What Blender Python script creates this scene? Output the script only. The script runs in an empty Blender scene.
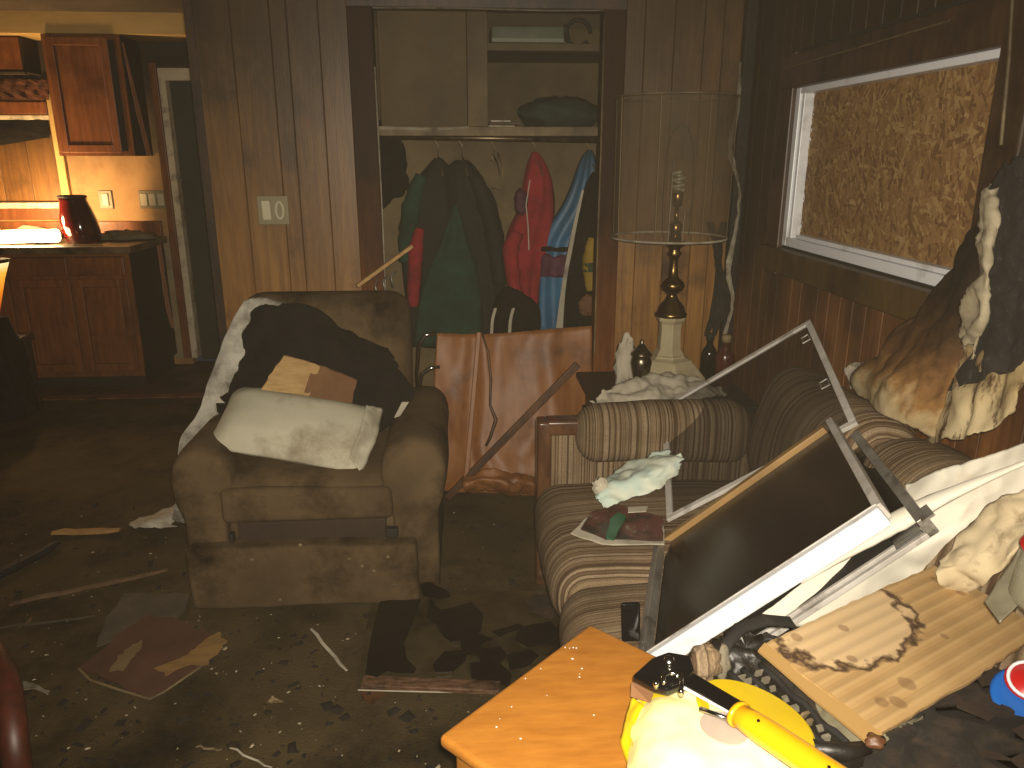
import bpy, math, random
import numpy as np
from mathutils import Vector, Matrix, noise

S = bpy.context.scene
C = S.collection
rnd = random.Random(7)

# ------------------------------------------------------------------ camera
F_PX = 770.0; PITCH = math.radians(16.5); YAW = math.radians(4.0); EYE = 1.5
cam_d = bpy.data.cameras.new('camera'); cam = bpy.data.objects.new('camera', cam_d); C.objects.link(cam)
cam.location = (0, 0, EYE); cam.rotation_euler = (math.radians(90) - PITCH, 0, -YAW)
cam_d.sensor_width = 36; cam_d.lens = F_PX / 1024 * 36; cam_d.clip_start = 0.05
S.camera = cam

# ------------------------------------------------------------------ light, world, exposure
S.view_settings.view_transform = 'Standard'; S.view_settings.look = 'None'
S.view_settings.gamma = 1; S.view_settings.use_curve_mapping = False
S.view_settings.exposure = 0.0
w = bpy.data.worlds.new('world'); S.world = w; w.use_nodes = True
w.node_tree.nodes['Background'].inputs[0].default_value = (0.25, 0.3, 0.35, 1)
w.node_tree.nodes['Background'].inputs[1].default_value = 0.05

def light(name, typ, loc, energy, color, size=.05, rot=(0, 0, 0), **k):
    l = bpy.data.lights.new(name, typ); o = bpy.data.objects.new(name, l); C.objects.link(o)
    o.location = loc; o.rotation_euler = rot; l.energy = energy; l.color = color
    if typ == 'AREA': l.size = size
    else: l.shadow_soft_size = size
    for a, b in k.items(): setattr(l, a, b)
    return o
# the phone's flash beside its lens
light('phone_flash', 'SPOT', (0.012, 0.0, EYE + 0.02), 245, (1.0, 0.89, 0.72), .012,
      (math.radians(90) - PITCH - math.radians(0), 0, -YAW), spot_size=math.radians(125), spot_blend=1.0)
# warm work lamp standing on the kitchen counter
light('work_lamp_glow', 'POINT', (-2.80, 5.22, 1.10), 46, (1.0, 0.60, 0.27), .04)

# ------------------------------------------------------------------ pixel rays -> points in the room
def ray(px, py):
    a = (px - 512) / F_PX; b = (384 - py) / F_PX
    fy = math.cos(PITCH) + b * math.sin(PITCH); z = -math.sin(PITCH) + b * math.cos(PITCH)
    return Vector((a * math.cos(YAW) + fy * math.sin(YAW), -a * math.sin(YAW) + fy * math.cos(YAW), z))
def PY(px, py, v): d = ray(px, py); return Vector((0, 0, EYE)) + d * (v / d.y)
def PX(px, py, v): d = ray(px, py); return Vector((0, 0, EYE)) + d * (v / d.x)
def PZ(px, py, v): d = ray(px, py); return Vector((0, 0, EYE)) + d * ((v - EYE) / d.z)

# ------------------------------------------------------------------ materials
def lin(h):
    if isinstance(h, str):
        h = h.lstrip('#'); v = [int(h[i:i+2], 16) / 255 for i in (0, 2, 4)]
    else: v = [x / 255 for x in h]
    return tuple(x / 12.92 if x <= .04045 else ((x + .055) / 1.055) ** 2.4 for x in v) + (1,)
class NT:
    def __init__(s, name):
        s.m = bpy.data.materials.new(name); s.m.use_nodes = True; s.t = s.m.node_tree
        s.b = s.t.nodes['Principled BSDF']; s.out = s.t.nodes['Material Output']
    def n(s, typ, **k):
        x = s.t.nodes.new(typ)
        for a, b in k.items():
            if a.startswith('i_'): x.inputs[a[2:].replace('_', ' ')].default_value = b
            else: setattr(x, a, b)
        return x
    def l(s, a, b): s.t.links.new(a, b)
    def coords(s, coord='Object', stretch=(1, 1, 1), rnd_off=False, rot=(0, 0, 0)):
        if coord == 'World': src = s.n('ShaderNodeNewGeometry').outputs['Position']
        else: src = s.n('ShaderNodeTexCoord').outputs[coord]
        mp = s.n('ShaderNodeMapping'); mp.inputs['Scale'].default_value = stretch; mp.inputs['Rotation'].default_value = rot
        s.l(src, mp.inputs['Vector'])
        if rnd_off:
            oi = s.n('ShaderNodeObjectInfo'); mm = s.n('ShaderNodeMath', operation='MULTIPLY'); mm.inputs[1].default_value = 37
            s.l(oi.outputs['Random'], mm.inputs[0]); cb = s.n('ShaderNodeCombineXYZ')
            for i in range(3): s.l(mm.outputs[0], cb.inputs[i])
            s.l(cb.outputs[0], mp.inputs['Location'])
        return mp.outputs[0]
    def noise(s, vec, scale, detail=6, rough=.6, dist=0):
        x = s.n('ShaderNodeTexNoise'); x.inputs['Scale'].default_value = scale; x.inputs['Detail'].default_value = detail
        x.inputs['Roughness'].default_value = rough; x.inputs['Distortion'].default_value = dist
        s.l(vec, x.inputs['Vector']); return x.outputs['Fac']
    def ramp(s, fac, stops, interp='LINEAR'):
        r = s.n('ShaderNodeValToRGB'); r.color_ramp.interpolation = interp
        e = r.color_ramp.elements
        while len(e) < len(stops): e.new(.5)
        for i, (p, c) in enumerate(stops): e[i].position = p; e[i].color = lin(c) if not isinstance(c, float) else (c, c, c, 1)
        s.l(fac, r.inputs[0]); return r.outputs[0]
    def mix(s, fac, a, b, mode='MIX'):
        x = s.n('ShaderNodeMix', data_type='RGBA', blend_type=mode)
        for k, v in ((0, fac), (6, a), (7, b)):
            if isinstance(v, (int, float)): x.inputs[k].default_value = v
            elif isinstance(v, tuple): x.inputs[k].default_value = v
            else: s.l(v, x.inputs[k])
        return x.outputs[2]
    def math(s, op, a, b, clamp=False):
        x = s.n('ShaderNodeMath', operation=op, use_clamp=clamp)
        for i, v in enumerate((a, b)):
            if isinstance(v, (int, float)): x.inputs[i].default_value = v
            else: s.l(v, x.inputs[i])
        return x.outputs[0]
    def mapr(s, v, a, b, c=0, d=1):
        x = s.n('ShaderNodeMapRange'); s.l(v, x.inputs[0])
        for i, q in enumerate((a, b, c, d)): x.inputs[i + 1].default_value = q
        return x.outputs[0]
    def bump(s, h, strength=.4, dist=.005):
        x = s.n('ShaderNodeBump'); x.inputs['Strength'].default_value = strength; x.inputs['Distance'].default_value = dist
        s.l(h, x.inputs['Height']); s.l(x.outputs[0], s.b.inputs['Normal'])

def mk(name, c1, c2=None, scale=6, stretch=(1, 1, 1), lo=.35, hi=.65, rough=.7, metal=0, bump=0, bscale=None, bstretch=None,
       bdist=.004, coord='Object', rnd_off=False, dirt=None, soot=None, spec=.5, alpha=1, sheen=0, detail=6, dist=0, coat=0, trans=0):
    t = NT(name); v = t.coords(coord, stretch, rnd_off)
    if c2:
        f = t.noise(v, scale, detail, .62, dist); col = t.ramp(f, [(lo, c1), (hi, c2)])
    else:
        r = t.n('ShaderNodeRGB'); r.outputs[0].default_value = lin(c1); col = r.outputs[0]
    if dirt:  # (colour, scale, lo, hi)
        f = t.noise(t.coords(coord, (1, 1, 1), rnd_off), dirt[1], 8, .65)
        col = t.mix(t.mapr(f, dirt[2], dirt[3]), col, lin(dirt[0]))
    if soot:  # (colour, z clean, z black, max) smoke deposit that thickens with height
        sx = t.n('ShaderNodeSeparateXYZ'); g = t.n('ShaderNodeNewGeometry'); t.l(g.outputs['Position'], sx.inputs[0])
        f = t.noise(t.coords('World', (1, 1, .5)), 3.0, 6, .6)
        z = t.math('ADD', sx.outputs['Z'], t.mapr(f, .3, .7, -.25, .25))
        col = t.mix(t.mapr(z, soot[1], soot[2], 0, soot[3]), col, lin(soot[0]))
    t.l(col, t.b.inputs['Base Color'])
    t.b.inputs['Roughness'].default_value = rough; t.b.inputs['Metallic'].default_value = metal
    t.b.inputs['Specular IOR Level'].default_value = spec; t.b.inputs['Sheen Weight'].default_value = sheen
    t.b.inputs['Coat Weight'].default_value = coat; t.b.inputs['Alpha'].default_value = alpha
    t.b.inputs['Transmission Weight'].default_value = trans
    if bump:
        t.bump(t.noise(t.coords(coord, bstretch or stretch, rnd_off), bscale or scale * 4, 5), bump, bdist)
    return t.m

def stripes(name, axis, freq=1.0, dark=1.0):
    """woven upholstery with irregular brown and cream stripes across the given local axis"""
    t = NT(name); st = [0.0, 0.0, 0.0]; st[axis] = 1.0
    v = t.coords('World', tuple(st))
    f = t.noise(v, 26 * freq, 2, .6)
    col = t.ramp(f, [(.28, '#2a1c12'), (.34, '#6d5844'), (.40, '#9b866a'), (.45, '#7b6650'), (.48, '#3b2a1f'), (.50, '#a9957a'), (.56, '#8a745a'), (.61, '#3a281b'), (.64, '#937d62'), (.72, '#5d4936')])
    fine = t.noise(t.coords('World', tuple(x * 1.0 for x in st)), 240 * freq, 1)
    col = t.mix(t.mapr(fine, .35, .7, 0, .45), col, lin('#4a3828'))
    weave = t.noise(t.coords('World', (1, 1, 1)), 260, 2)
    col = t.mix(t.mapr(weave, .4, .7, 0, .4), col, lin('#54442f'))
    d = t.noise(t.coords('World', (1, 1, 1)), 4, 6)
    col = t.mix(t.mapr(d, .45, .75, 0, .55), col, lin('#2b2016'))
    t.l(col, t.b.inputs['Base Color']); t.b.inputs['Roughness'].default_value = .95; t.b.inputs['Sheen Weight'].default_value = .0
    t.b.inputs['Specular IOR Level'].default_value = .15
    t.bump(t.math('ADD', weave, fine), .5, .003)
    return t.m

def scorch(name, axis, lo, hi, stops, nscale=5, namt=.15, rough=.85, bscale=40, fine=None):
    """burn gradient along a world axis, on the thing itself"""
    t = NT(name); g = t.n('ShaderNodeNewGeometry'); sx = t.n('ShaderNodeSeparateXYZ'); t.l(g.outputs['Position'], sx.inputs[0])
    f = t.noise(t.coords('World'), nscale, 8, .65)
    p = t.math('ADD', t.mapr(sx.outputs[axis], lo, hi), t.mapr(f, .3, .7, -namt, namt))
    col = t.ramp(p, stops)
    if fine:
        f2 = t.noise(t.coords('World', (1, 1, .35)), fine[1], 6, .7)
        col = t.mix(t.mapr(f2, fine[2], fine[3]), col, lin(fine[0]))
    t.l(col, t.b.inputs['Base Color']); t.b.inputs['Roughness'].default_value = rough
    t.b.inputs['Specular IOR Level'].default_value = .2
    t.bump(t.noise(t.coords('World'), bscale, 6), .5, .004)
    return t.m

# ------------------------------------------------------------------ mesh helpers (all build in world coordinates)
def merge(*ms):
    V = []; Fc = []
    for v, f in ms:
        o = len(V); V += list(v); Fc += [tuple(i + o for i in q) for q in f]
    return V, Fc
def wloc(o):
    p = Vector((0, 0, 0))
    while o is not None: p = p + o.location; o = o.parent
    return p
def mesh_obj(name, m, mats, parent=None, smooth=False, origin=None, solid=0, bevel=0, subsurf=0):
    V, Fc = m; V = [Vector(v) for v in V]
    if parent is not None: org = wloc(parent)
    elif origin is not None: org = Vector(origin)
    else:
        a = np.array([tuple(v) for v in V]); org = Vector(((a[:, 0].min() + a[:, 0].max()) / 2, (a[:, 1].min() + a[:, 1].max()) / 2, a[:, 2].min()))
    me = bpy.data.meshes.new(name); me.from_pydata([tuple(v - org) for v in V], [], Fc); me.update()
    for mm in (mats if isinstance(mats, (list, tuple)) else [mats]): me.materials.append(mm)
    if smooth: me.polygons.foreach_set('use_smooth', [True] * len(me.polygons))
    o = bpy.data.objects.new(name, me); C.objects.link(o)
    if parent is not None: o.parent = parent
    else: o.location = org
    if solid: md = o.modifiers.new('solidify', 'SOLIDIFY'); md.thickness = solid; md.offset = 0
    if bevel: md = o.modifiers.new('bevel', 'BEVEL'); md.width = bevel; md.segments = 2; md.limit_method = 'ANGLE'
    if subsurf: md = o.modifiers.new('subsurf', 'SUBSURF'); md.levels = subsurf; md.render_levels = subsurf
    return o
def tag(o, label, cat, group=None, kind=None):
    o['label'] = label; o['category'] = cat
    if group: o['group'] = group
    if kind: o['kind'] = kind
    return o
def thing(name, label, cat, loc, group=None):
    o = bpy.data.objects.new(name, None); C.objects.link(o); o.location = loc; o.empty_display_size = .1
    return tag(o, label, cat, group)
def one(name, m, mats, label, cat, group=None, kind=None, **k):
    return tag(mesh_obj(name, m, mats, None, **k), label, cat, group, kind)
def struct(name, m, mats, parent=None, **k):
    o = mesh_obj(name, m, mats, parent, **k)
    if parent is None: o['kind'] = 'structure'
    return o
QF = [(0, 1, 3, 2), (4, 6, 7, 5), (0, 4, 5, 1), (2, 3, 7, 6), (0, 2, 6, 4), (1, 5, 7, 3)]
def box(a, b):
    x0, y0, z0 = [min(p, q) for p, q in zip(a, b)]; x1, y1, z1 = [max(p, q) for p, q in zip(a, b)]
    V = [Vector((x, y, z)) for x in (x0, x1) for y in (y0, y1) for z in (z0, z1)]
    return V, list(QF)
def obox(c, u, v, n):
    """box from centre and three half-extent vectors"""
    c = Vector(c); u = Vector(u); v = Vector(v); n = Vector(n)
    return [c + u * i + v * j + n * k for i in (-1, 1) for j in (-1, 1) for k in (-1, 1)], list(QF)
def beam(p, q, w, h, up=(0, 0, 1)):
    p = Vector(p); q = Vector(q); d = (q - p); L = d.length; d.normalize(); up = Vector(up)
    s = d.cross(up)
    if s.length < 1e-3: s = d.cross(Vector((1, 0, 0)))
    s.normalize(); u = s.cross(d)
    return obox((p + q) / 2, d * L / 2, s * w / 2, u * h / 2)
def rbox(c, s, r, k=3, f=None, rot=None):
    """rounded box; c centre, s full sizes; f(co,unit)->co deforms it"""
    h = [x / 2 for x in s]; r = min(r, min(h) * .999)
    ax = []
    for a in h:
        L = [-a, -a + r * .12, -a + r * .35, -a + r * .65, -a + r]
        L += [(-a + r) + (2 * a - 2 * r) * i / (k + 1) for i in range(1, k + 1)]
        L += [a - r, a - r * .65, a - r * .35, a - r * .12, a]; ax.append(L)
    V = []; idx = {}; Fc = []
    def vid(co):
        key = tuple(round(x, 6) for x in co)
        if key not in idx:
            v = Vector(co); inn = Vector([max(-a + r, min(a - r, x)) for a, x in zip(h, co)]); d = v - inn
            if d.length > 1e-9: v = inn + d.normalized() * r
            if f: v = f(v, Vector([x / a for x, a in zip(v, h)]))
            if rot: v = rot @ v
            idx[key] = len(V); V.append(v + Vector(c))
        return idx[key]
    for d in range(3):
        a, b = [(1, 2), (2, 0), (0, 1)][d]
        for sgn in (-1, 1):
            for i in range(len(ax[a]) - 1):
                for j in range(len(ax[b]) - 1):
                    q = []
                    for ii, jj in ((i, j), (i + 1, j), (i + 1, j + 1), (i, j + 1)):
                        co = [0, 0, 0]; co[d] = sgn * h[d]; co[a] = ax[a][ii]; co[b] = ax[b][jj]; q.append(vid(co))
                    if len(set(q)) == 4: Fc.append(tuple(q if sgn > 0 else q[::-1]))
    return V, Fc
def tube(pts, r, n=8, closed=False, ry=None, wob=0, seed=0):
    pts = [Vector(p) for p in pts]; N = len(pts); V = []; Fc = []
    rs = r if isinstance(r, (list, tuple)) else [r] * N
    ref = None
    for i, p in enumerate(pts):
        d = (pts[(i + 1) % N] - pts[i - 1]) if closed else (pts[min(i + 1, N - 1)] - pts[max(i - 1, 0)])
        d.normalize()
        if ref is None: ref = Vector((0, 0, 1)) if abs(d.z) < .9 else Vector((1, 0, 0))
        s = d.cross(ref).normalized(); u = s.cross(d).normalized(); ref = u
        for k in range(n):
            a = 2 * math.pi * k / n; q = rs[i]
            if wob: q *= 1 + wob * noise.noise(Vector((math.cos(a) * 1.5 + seed, math.sin(a) * 1.5, i * .7)))
            V.append(p + s * math.cos(a) * q + u * math.sin(a) * q * (ry or 1))
    M_ = N if closed else N - 1
    for i in range(M_):
        for k in range(n):
            a = i * n + k; b = i * n + (k + 1) % n; c = ((i + 1) % N) * n + (k + 1) % n; d2 = ((i + 1) % N) * n + k
            Fc.append((a, b, c, d2))
    if not closed: Fc.append(tuple(range(n))[::-1]); Fc.append(tuple((N - 1) * n + k for k in range(n)))
    return V, Fc
def lathe(c, prof, n=24, axis=None, cap=True, sq=None):
    """profile of (radius, height)"""
    c = Vector(c); V = []; Fc = []
    rot = Vector((0, 0, 1)).rotation_difference(Vector(axis).normalized()).to_matrix() if axis is not None else Matrix.Identity(3)
    for r, z in prof:
        for k in range(n):
            a = 2 * math.pi * (k + .5) / n; V.append(c + rot @ Vector((r * math.cos(a), r * math.sin(a), z)))
    for i in range(len(prof) - 1):
        for k in range(n):
            Fc.append((i * n + k, i * n + (k + 1) % n, (i + 1) * n + (k + 1) % n, (i + 1) * n + k))
    if cap: Fc.append(tuple(range(n))[::-1]); Fc.append(tuple((len(prof) - 1) * n + k for k in range(n)))
    return V, Fc
def slab(poly, n):
    """closed solid: 3-D outline extruded by vector n"""
    poly = [Vector(p) for p in poly]; n = Vector(n); N = len(poly)
    V = poly + [p + n for p in poly]
    Fc = [tuple(range(N)), tuple(range(2 * N - 1, N - 1, -1))] + [(i, i + N, (i + 1) % N + N, (i + 1) % N) for i in range(N)]
    return V, Fc
def ragged(poly, jag, step, seed=0, keep=()):
    """subdivide an outline and roughen it"""
    out = []; N = len(poly); r = random.Random(seed); cen = sum((Vector(p) for p in poly), Vector()) / N
    for i in range(N):
        a = Vector(poly[i]); b = Vector(poly[(i + 1) % N]); k = max(1, int((b - a).length / step))
        for j in range(k):
            p = a.lerp(b, j / k)
            if i not in keep or j == 0: p = p + (p - cen).normalized() * r.uniform(-jag, jag) * (0 if i in keep else 1)
            out.append(p)
    return out
def cr(P, t):
    n = len(P); x = t * (n - 1); i = min(int(x), n - 2); f = x - i
    p0 = P[max(i - 1, 0)] if i > 0 else 2 * P[0] - P[1]; p1 = P[i]; p2 = P[i + 1]; p3 = P[i + 2] if i + 2 < n else 2 * P[n - 1] - P[n - 2]
    return .5 * ((2 * p1) + (-p0 + p2) * f + (2 * p0 - 5 * p1 + 4 * p2 - p3) * f * f + (-p0 + 3 * p1 - 3 * p2 + p3) * f ** 3)
def ridge(p): return 1 - 2 * abs(noise.noise(p))
def patch(rows, nu=24, nv=24, amp=.01, freq=8, seed=0, jag=0, fold=None, bulge=0):
    """cloth sheet through a grid of 3-D control points, wrinkled along its normals; fold=(axis,count,amp) adds pleats"""
    R = [[np.array(tuple(p), float) for p in r] for r in rows]
    V = []; cols = nu + 1
    G = np.zeros((nv + 1, nu + 1, 3))
    for j in range(nv + 1):
        for i in range(nu + 1):
            u = i / nu; v = j / nv
            if jag:
                u = u + (u - .5) * 2 * jag * (noise.noise(Vector((v * 9, seed, 0))) + .6 * noise.noise(Vector((v * 30, seed, 4)))) * (abs(u - .5) * 2) ** 4
                v = v + (v - .5) * 2 * jag * (noise.noise(Vector((u * 9, seed, 7))) + .6 * noise.noise(Vector((u * 30, seed, 2)))) * (abs(v - .5) * 2) ** 4
            u = min(max(u, 0), 1); v = min(max(v, 0), 1)
            G[j, i] = cr([cr(r, u) for r in R], v)
    du = np.gradient(G, axis=1); dv = np.gradient(G, axis=0); nn = np.cross(du, dv); nn /= (np.linalg.norm(nn, axis=2, keepdims=True) + 1e-9)
    for j in range(nv + 1):
        for i in range(nu + 1):
            p = Vector(G[j, i]); q = p * freq + Vector((seed * 3.1, seed, 0))
            d = amp * (ridge(q) - .5) + amp * .45 * (ridge(q * 2.3) - .5) + amp * .2 * noise.noise(q * 6)
            if fold:
                t = (i / nu, j / nv)[fold[0]]; s = (j / nv, i / nu)[fold[0]]
                d += fold[2] * math.sin(t * fold[1] * 6.283 + 1.3 * noise.noise(Vector((s * 2, t * 3, seed))) * 3)
            if bulge: d += bulge * math.sin(math.pi * i / nu) * math.sin(math.pi * j / nv)
            V.append(p + Vector(nn[j, i]) * d)
    Fc = [(j * cols + i, j * cols + i + 1, (j + 1) * cols + i + 1, (j + 1) * cols + i) for j in range(nv) for i in range(nu)]
    return V, Fc
def crumple(c, s, amp=.35, freq=2.2, seed=0, n=28, flat=None):
    """crumpled ball or heap of thin material"""
    V = []; Fc = []; m = n // 2
    for j in range(m + 1):
        th = math.pi * j / m
        for i in range(n):
            a = 2 * math.pi * i / n; d = Vector((math.sin(th) * math.cos(a), math.sin(th) * math.sin(a), math.cos(th)))
            q = d * freq + Vector((seed * 5.3, seed, 0))
            k = 1 + amp * (ridge(q) - .5) + amp * .6 * (ridge(q * 2.1) - .5) + amp * .3 * noise.noise(q * 4)
            p = Vector((d.x * s[0], d.y * s[1], d.z * s[2])) * k
            if flat is not None: p.z = max(p.z, flat)
            V.append(Vector(c) + p)
    for j in range(m):
        for i in range(n): Fc.append((j * n + i, (j + 1) * n + i, (j + 1) * n + (i + 1) % n, j * n + (i + 1) % n))
    return V, Fc
def garment(y, rings, depth=.05, folds=7, famp=.012, seed=0, n=40, sub=5):
    """hanging coat body: rings of (px left, px right, py) read off at depth y, from the shoulders down"""
    pts = []
    for l, r, py in rings:
        a = PY(l, py, y); b = PY(r, py, y); pts.append(np.array([(a.x + b.x) / 2, (b.x - a.x) / 2, (a.z + b.z) / 2]))
    V = []; N = (len(rings) - 1) * sub + 1; Fc = []
    for i in range(N):
        xc, w_, z = cr(pts, i / (N - 1)); t = i / (N - 1)
        for k in range(n):
            a = 2 * math.pi * k / n
            f = famp * t ** .6 * (math.sin(folds * a + seed + 2 * noise.noise(Vector((t * 2, seed, k * 0)))) + .8 * noise.noise(Vector((math.cos(a) * 3, math.sin(a) * 3 + seed, t * 5))))
            V.append(Vector((xc + (w_ + f * .5) * math.cos(a), y + (min(depth, .015 + depth * (t * 3)) + f) * math.sin(a), z + .006 * noise.noise(Vector((k * .5, seed, 0))) * t)))
    for i in range(N - 1):
        for k in range(n): Fc.append((i * n + k, (i + 1) * n + k, (i + 1) * n + (k + 1) % n, i * n + (k + 1) % n))
    Fc.append(tuple(range(n))); Fc.append(tuple((N - 1) * n + k for k in range(n))[::-1])
    return V, Fc
def arcpts(c, r, a0, a1, n, u=(1, 0, 0), v=(0, 0, 1)):
    return [Vector(c) + Vector(u) * r * math.cos(a0 + (a1 - a0) * i / n) + Vector(v) * r * math.sin(a0 + (a1 - a0) * i / n) for i in range(n + 1)]

# ================================================================== materials
SOOT = '#271d11'
m_carpet = mk('carpet_soot', '#463c29', '#594b33', 3.5, lo=.36, hi=.62, rough=1, bump=.9, bscale=170, bdist=.006, dirt=('#1d1811', 2.6, .47, .72), spec=.1)
m_lino = mk('linoleum', '#4a3020', '#6b4a33', 5, rough=.6, dirt=('#20160f', 4, .45, .7), bump=.1)
m_ceil = mk('ceiling_soot', '#3a3224', '#55493a', 2, rough=.95)
m_panel = mk('wall_panel_wood', '#82592c', '#a3763c', 5, (9, 9, .55), lo=.36, hi=.64, rough=.42, bump=.12, bscale=30, rnd_off=True,
             soot=(SOOT, 0.85, 1.95, .88), dirt=('#3c2614', 3, .52, .74), dist=.6, detail=8)
m_panel_r = mk('burnt_panel_wood', '#6a4023', '#8a5c33', 5, (9, 9, .55), rough=.45, bump=.15, bscale=30, rnd_off=True,
               soot=('#1d140e', .66, 1.12, .93), dirt=('#2a1710', 3, .5, .72), dist=.6, detail=8)
m_groove = mk('groove_dark', '#150e08', rough=.9)
m_groove_b = mk('groove_brown', '#4a3018', '#5a3c20', 5, rough=.9, soot=('#1a130c', .85, 1.8, .9))
m_kwall = mk('kitchen_wallboard', '#a9824f', '#c19a62', 3, rough=.7, soot=('#15110c', 1.35, 1.95, .93), bump=.06, dirt=('#7a4a2c', 3, .5, .75))
m_soffit = mk('soffit_board', '#b89a5c', '#cfae6c', 2, (1, 1, 3), rough=.6)
m_white = mk('dirty_white_trim', '#cfc3a6', '#e2d6b8', 6, rough=.6, dirt=('#4a3e2e', 8, .5, .75))
m_vinyl = mk('white_vinyl', '#e4e6ea', rough=.35, dirt=('#a9a7a4', 9, .55, .8))
m_dkwood = mk('sooty_trim_wood', '#33231a', '#4a3524', 6, (6, 6, 1), rough=.45, dirt=('#100c09', 5, .45, .7), bump=.15)
m_jamb = mk('closet_jamb_wood', '#6b3c20', '#87522c', 6, (6, 6, .6), rough=.5, soot=('#1d160f', .6, 1.35, .93), bump=.08, coat=0, spec=.08)
m_cabwood = mk('cabinet_wood', '#6f4022', '#8a5630', 6, (6, 6, .7), rough=.38, bump=.08, rnd_off=True, dirt=('#3c1e10', 3, .5, .8))
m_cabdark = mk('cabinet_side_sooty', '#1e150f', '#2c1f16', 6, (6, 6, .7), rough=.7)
m_counter = mk('countertop', '#6b5a40', '#86724f', 12, rough=.5, dirt=('#1e1710', 6, .42, .62))
m_closet = mk('closet_board', '#69583b', '#7b6845', 4, rough=.75, soot=('#1f1a12', 1.25, 2.1, .75), dirt=('#3b3120', 3, .5, .8))
m_closetdoor = mk('closet_upper_board', '#4c3f24', '#5a4a2a', 3, rough=.75, dirt=('#2e2616', 2, .4, .75))
m_tan = mk('tan_edge', '#7a684a', '#8d7a58', 5, rough=.7, soot=('#2b2317', 1.3, 2.2, .8), dirt=('#3a2e1e', 6, .42, .66))
m_char = mk('charred', '#0b0a0a', '#1c1916', 18, rough=.8, bump=.6, bscale=60)
m_torn = mk('torn_paper', '#8f8672', '#bab29e', 10, rough=.9, soot=('#3a3226', .9, 2.1, .75), dirt=('#4a3a28', 12, .5, .7), bump=.3)
m_recl = mk('recliner_velour', '#514230', '#64523b', 4, rough=1, bump=.35, bscale=120, sheen=0, spec=.1, dirt=('#231a11', 3.5, .48, .68))
m_black = mk('black_cloth', '#0e0c0c', '#1b1817', 12, rough=.95, bump=.4, bscale=60, spec=.2)
m_greysheet = mk('grey_backed_sheet', '#a8a496', '#c4bfb1', 25, rough=.8, bump=.3, dirt=('#5b5546', 9, .45, .7))
m_pillow = mk('grimy_pillow', '#b7b199', '#cac5b0', 3, lo=.3, hi=.7, rough=.9, bump=.25, bscale=18, dirt=('#6d5a3c', 3.2, .5, .72))
m_card = mk('brown_cardboard', '#6a4a30', '#7e593a', 8, rough=.9, bump=.2)
m_cardtan = mk('peeled_cardboard', '#a58354', '#b89764', 8, (1, 8, 8), rough=.9, bump=.3, bscale=14)
m_cardtip = mk('cardboard_edge', '#8a6c3c', rough=.9)
m_rawwood = mk('raw_wood', '#a5814f', '#c19c66', 6, (3, 12, 12), rough=.7, bump=.2)
m_stick = mk('dark_stick_wood', '#4e301c', '#6a452a', 6, rough=.5, dirt=('#20140c', 8, .45, .7))
m_leath = mk('brown_vinyl', '#83512a', '#9a6638', 4, (8, 8, .7), lo=.3, hi=.7, rough=.5, bump=.06, bscale=9, dirt=('#43261a', 4, .5, .75))
m_redwood = mk('red_brown_varnish', '#33150b', '#4a2012', 5, (5, 5, 2), rough=.5, coat=0)
m_sofawood = mk('brown_varnish', '#4a3020', '#66442c', 5, (5, 5, 2), rough=.25, coat=.4)
m_brass = mk('aged_brass', '#7a6038', '#8d7449', 6, rough=.28, metal=1, dirt=('#3a2c1a', 8, .5, .75))
m_cream = mk('cream_ceramic', '#a89c7c', '#bdb191', 4, rough=.35, dirt=('#6b5c40', 5, .5, .8))
m_endtab = mk('end_table_black', '#100d0b', '#1d1713', 6, rough=.5)
m_linen = mk('grimy_white_cloth', '#a69d8a', '#c8c0ae', 6, rough=.9, bump=.3, dirt=('#5c5140', 6, .5, .75))
m_sheet = mk('white_sheet', '#d9d3c2', '#e8e3d4', 3, rough=.85, bump=.12, bscale=14, dirt=('#b79f74', 4, .56, .8))
m_quilt = mk('stained_quilt', '#b3a383', '#c9b999', 6, rough=.9, bump=.3, dirt=('#5a4228', 14, .52, .68))
m_pewter = mk('tarnished_pewter', '#6a6152', '#8b8272', 8, rough=.3, metal=1, dirt=('#2a241c', 10, .5, .7))
m_alu = mk('mill_aluminium', '#8f8b84', '#b0aca5', 10, rough=.42, metal=.6, dirt=('#4a443a', 14, .52, .7))
m_aluw = mk('white_aluminium', '#a6a19a', '#c2beb8', 10, rough=.5, dirt=('#6a6258', 14, .55, .75))
m_screen = mk('insect_screen', '#1c1917', rough=.8, alpha=.24)
m_sashglass = mk('sooted_glass', '#0f0b09', '#19120e', 5, rough=.25, dirt=('#2c2118', 10, .56, .75), spec=.35)
m_sashwood = mk('tan_sash_stop', '#8a6a3c', '#a07e4b', 6, rough=.5)
m_orange = mk('orange_varnished_wood', '#965f22', '#ab712c', 4, (3, 14, 3), lo=.34, hi=.66, rough=.3, coat=.25, bump=.04)
m_orange_e = mk('orange_wood_edge', '#84541f', '#9c682a', 4, rough=.3, coat=.3)
m_yellow = mk('yellow_plastic', '#cfae0c', '#dcc218', 4, rough=.38, bump=.05)
m_grip = mk('yellow_grip', '#d49a0a', rough=.32, coat=.2)
m_bag = mk('yellow_film_painted_glare', '#f2e79c', '#f6efc0', 4, rough=.3, bump=.2, bscale=10)  # yellow film bleached by the flash; that bleaching is put into the colour
m_steel = mk('bright_steel', '#b9b6b0', rough=.18, metal=1)
m_blksteel = mk('black_steel', '#08080a', rough=.25, coat=.4)
m_burntplas = mk('burnt_black_plastic', '#14120f', '#26221d', 14, rough=.45, bump=.4, bscale=50)
m_ash = mk('grey_ash', '#5f5849', '#7d7664', 12, rough=.95, bump=.5, bscale=50)
m_ashcloth = mk('olive_ash_cloth', '#5b5643', '#7a745c', 9, rough=.9, bump=.3)
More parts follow.
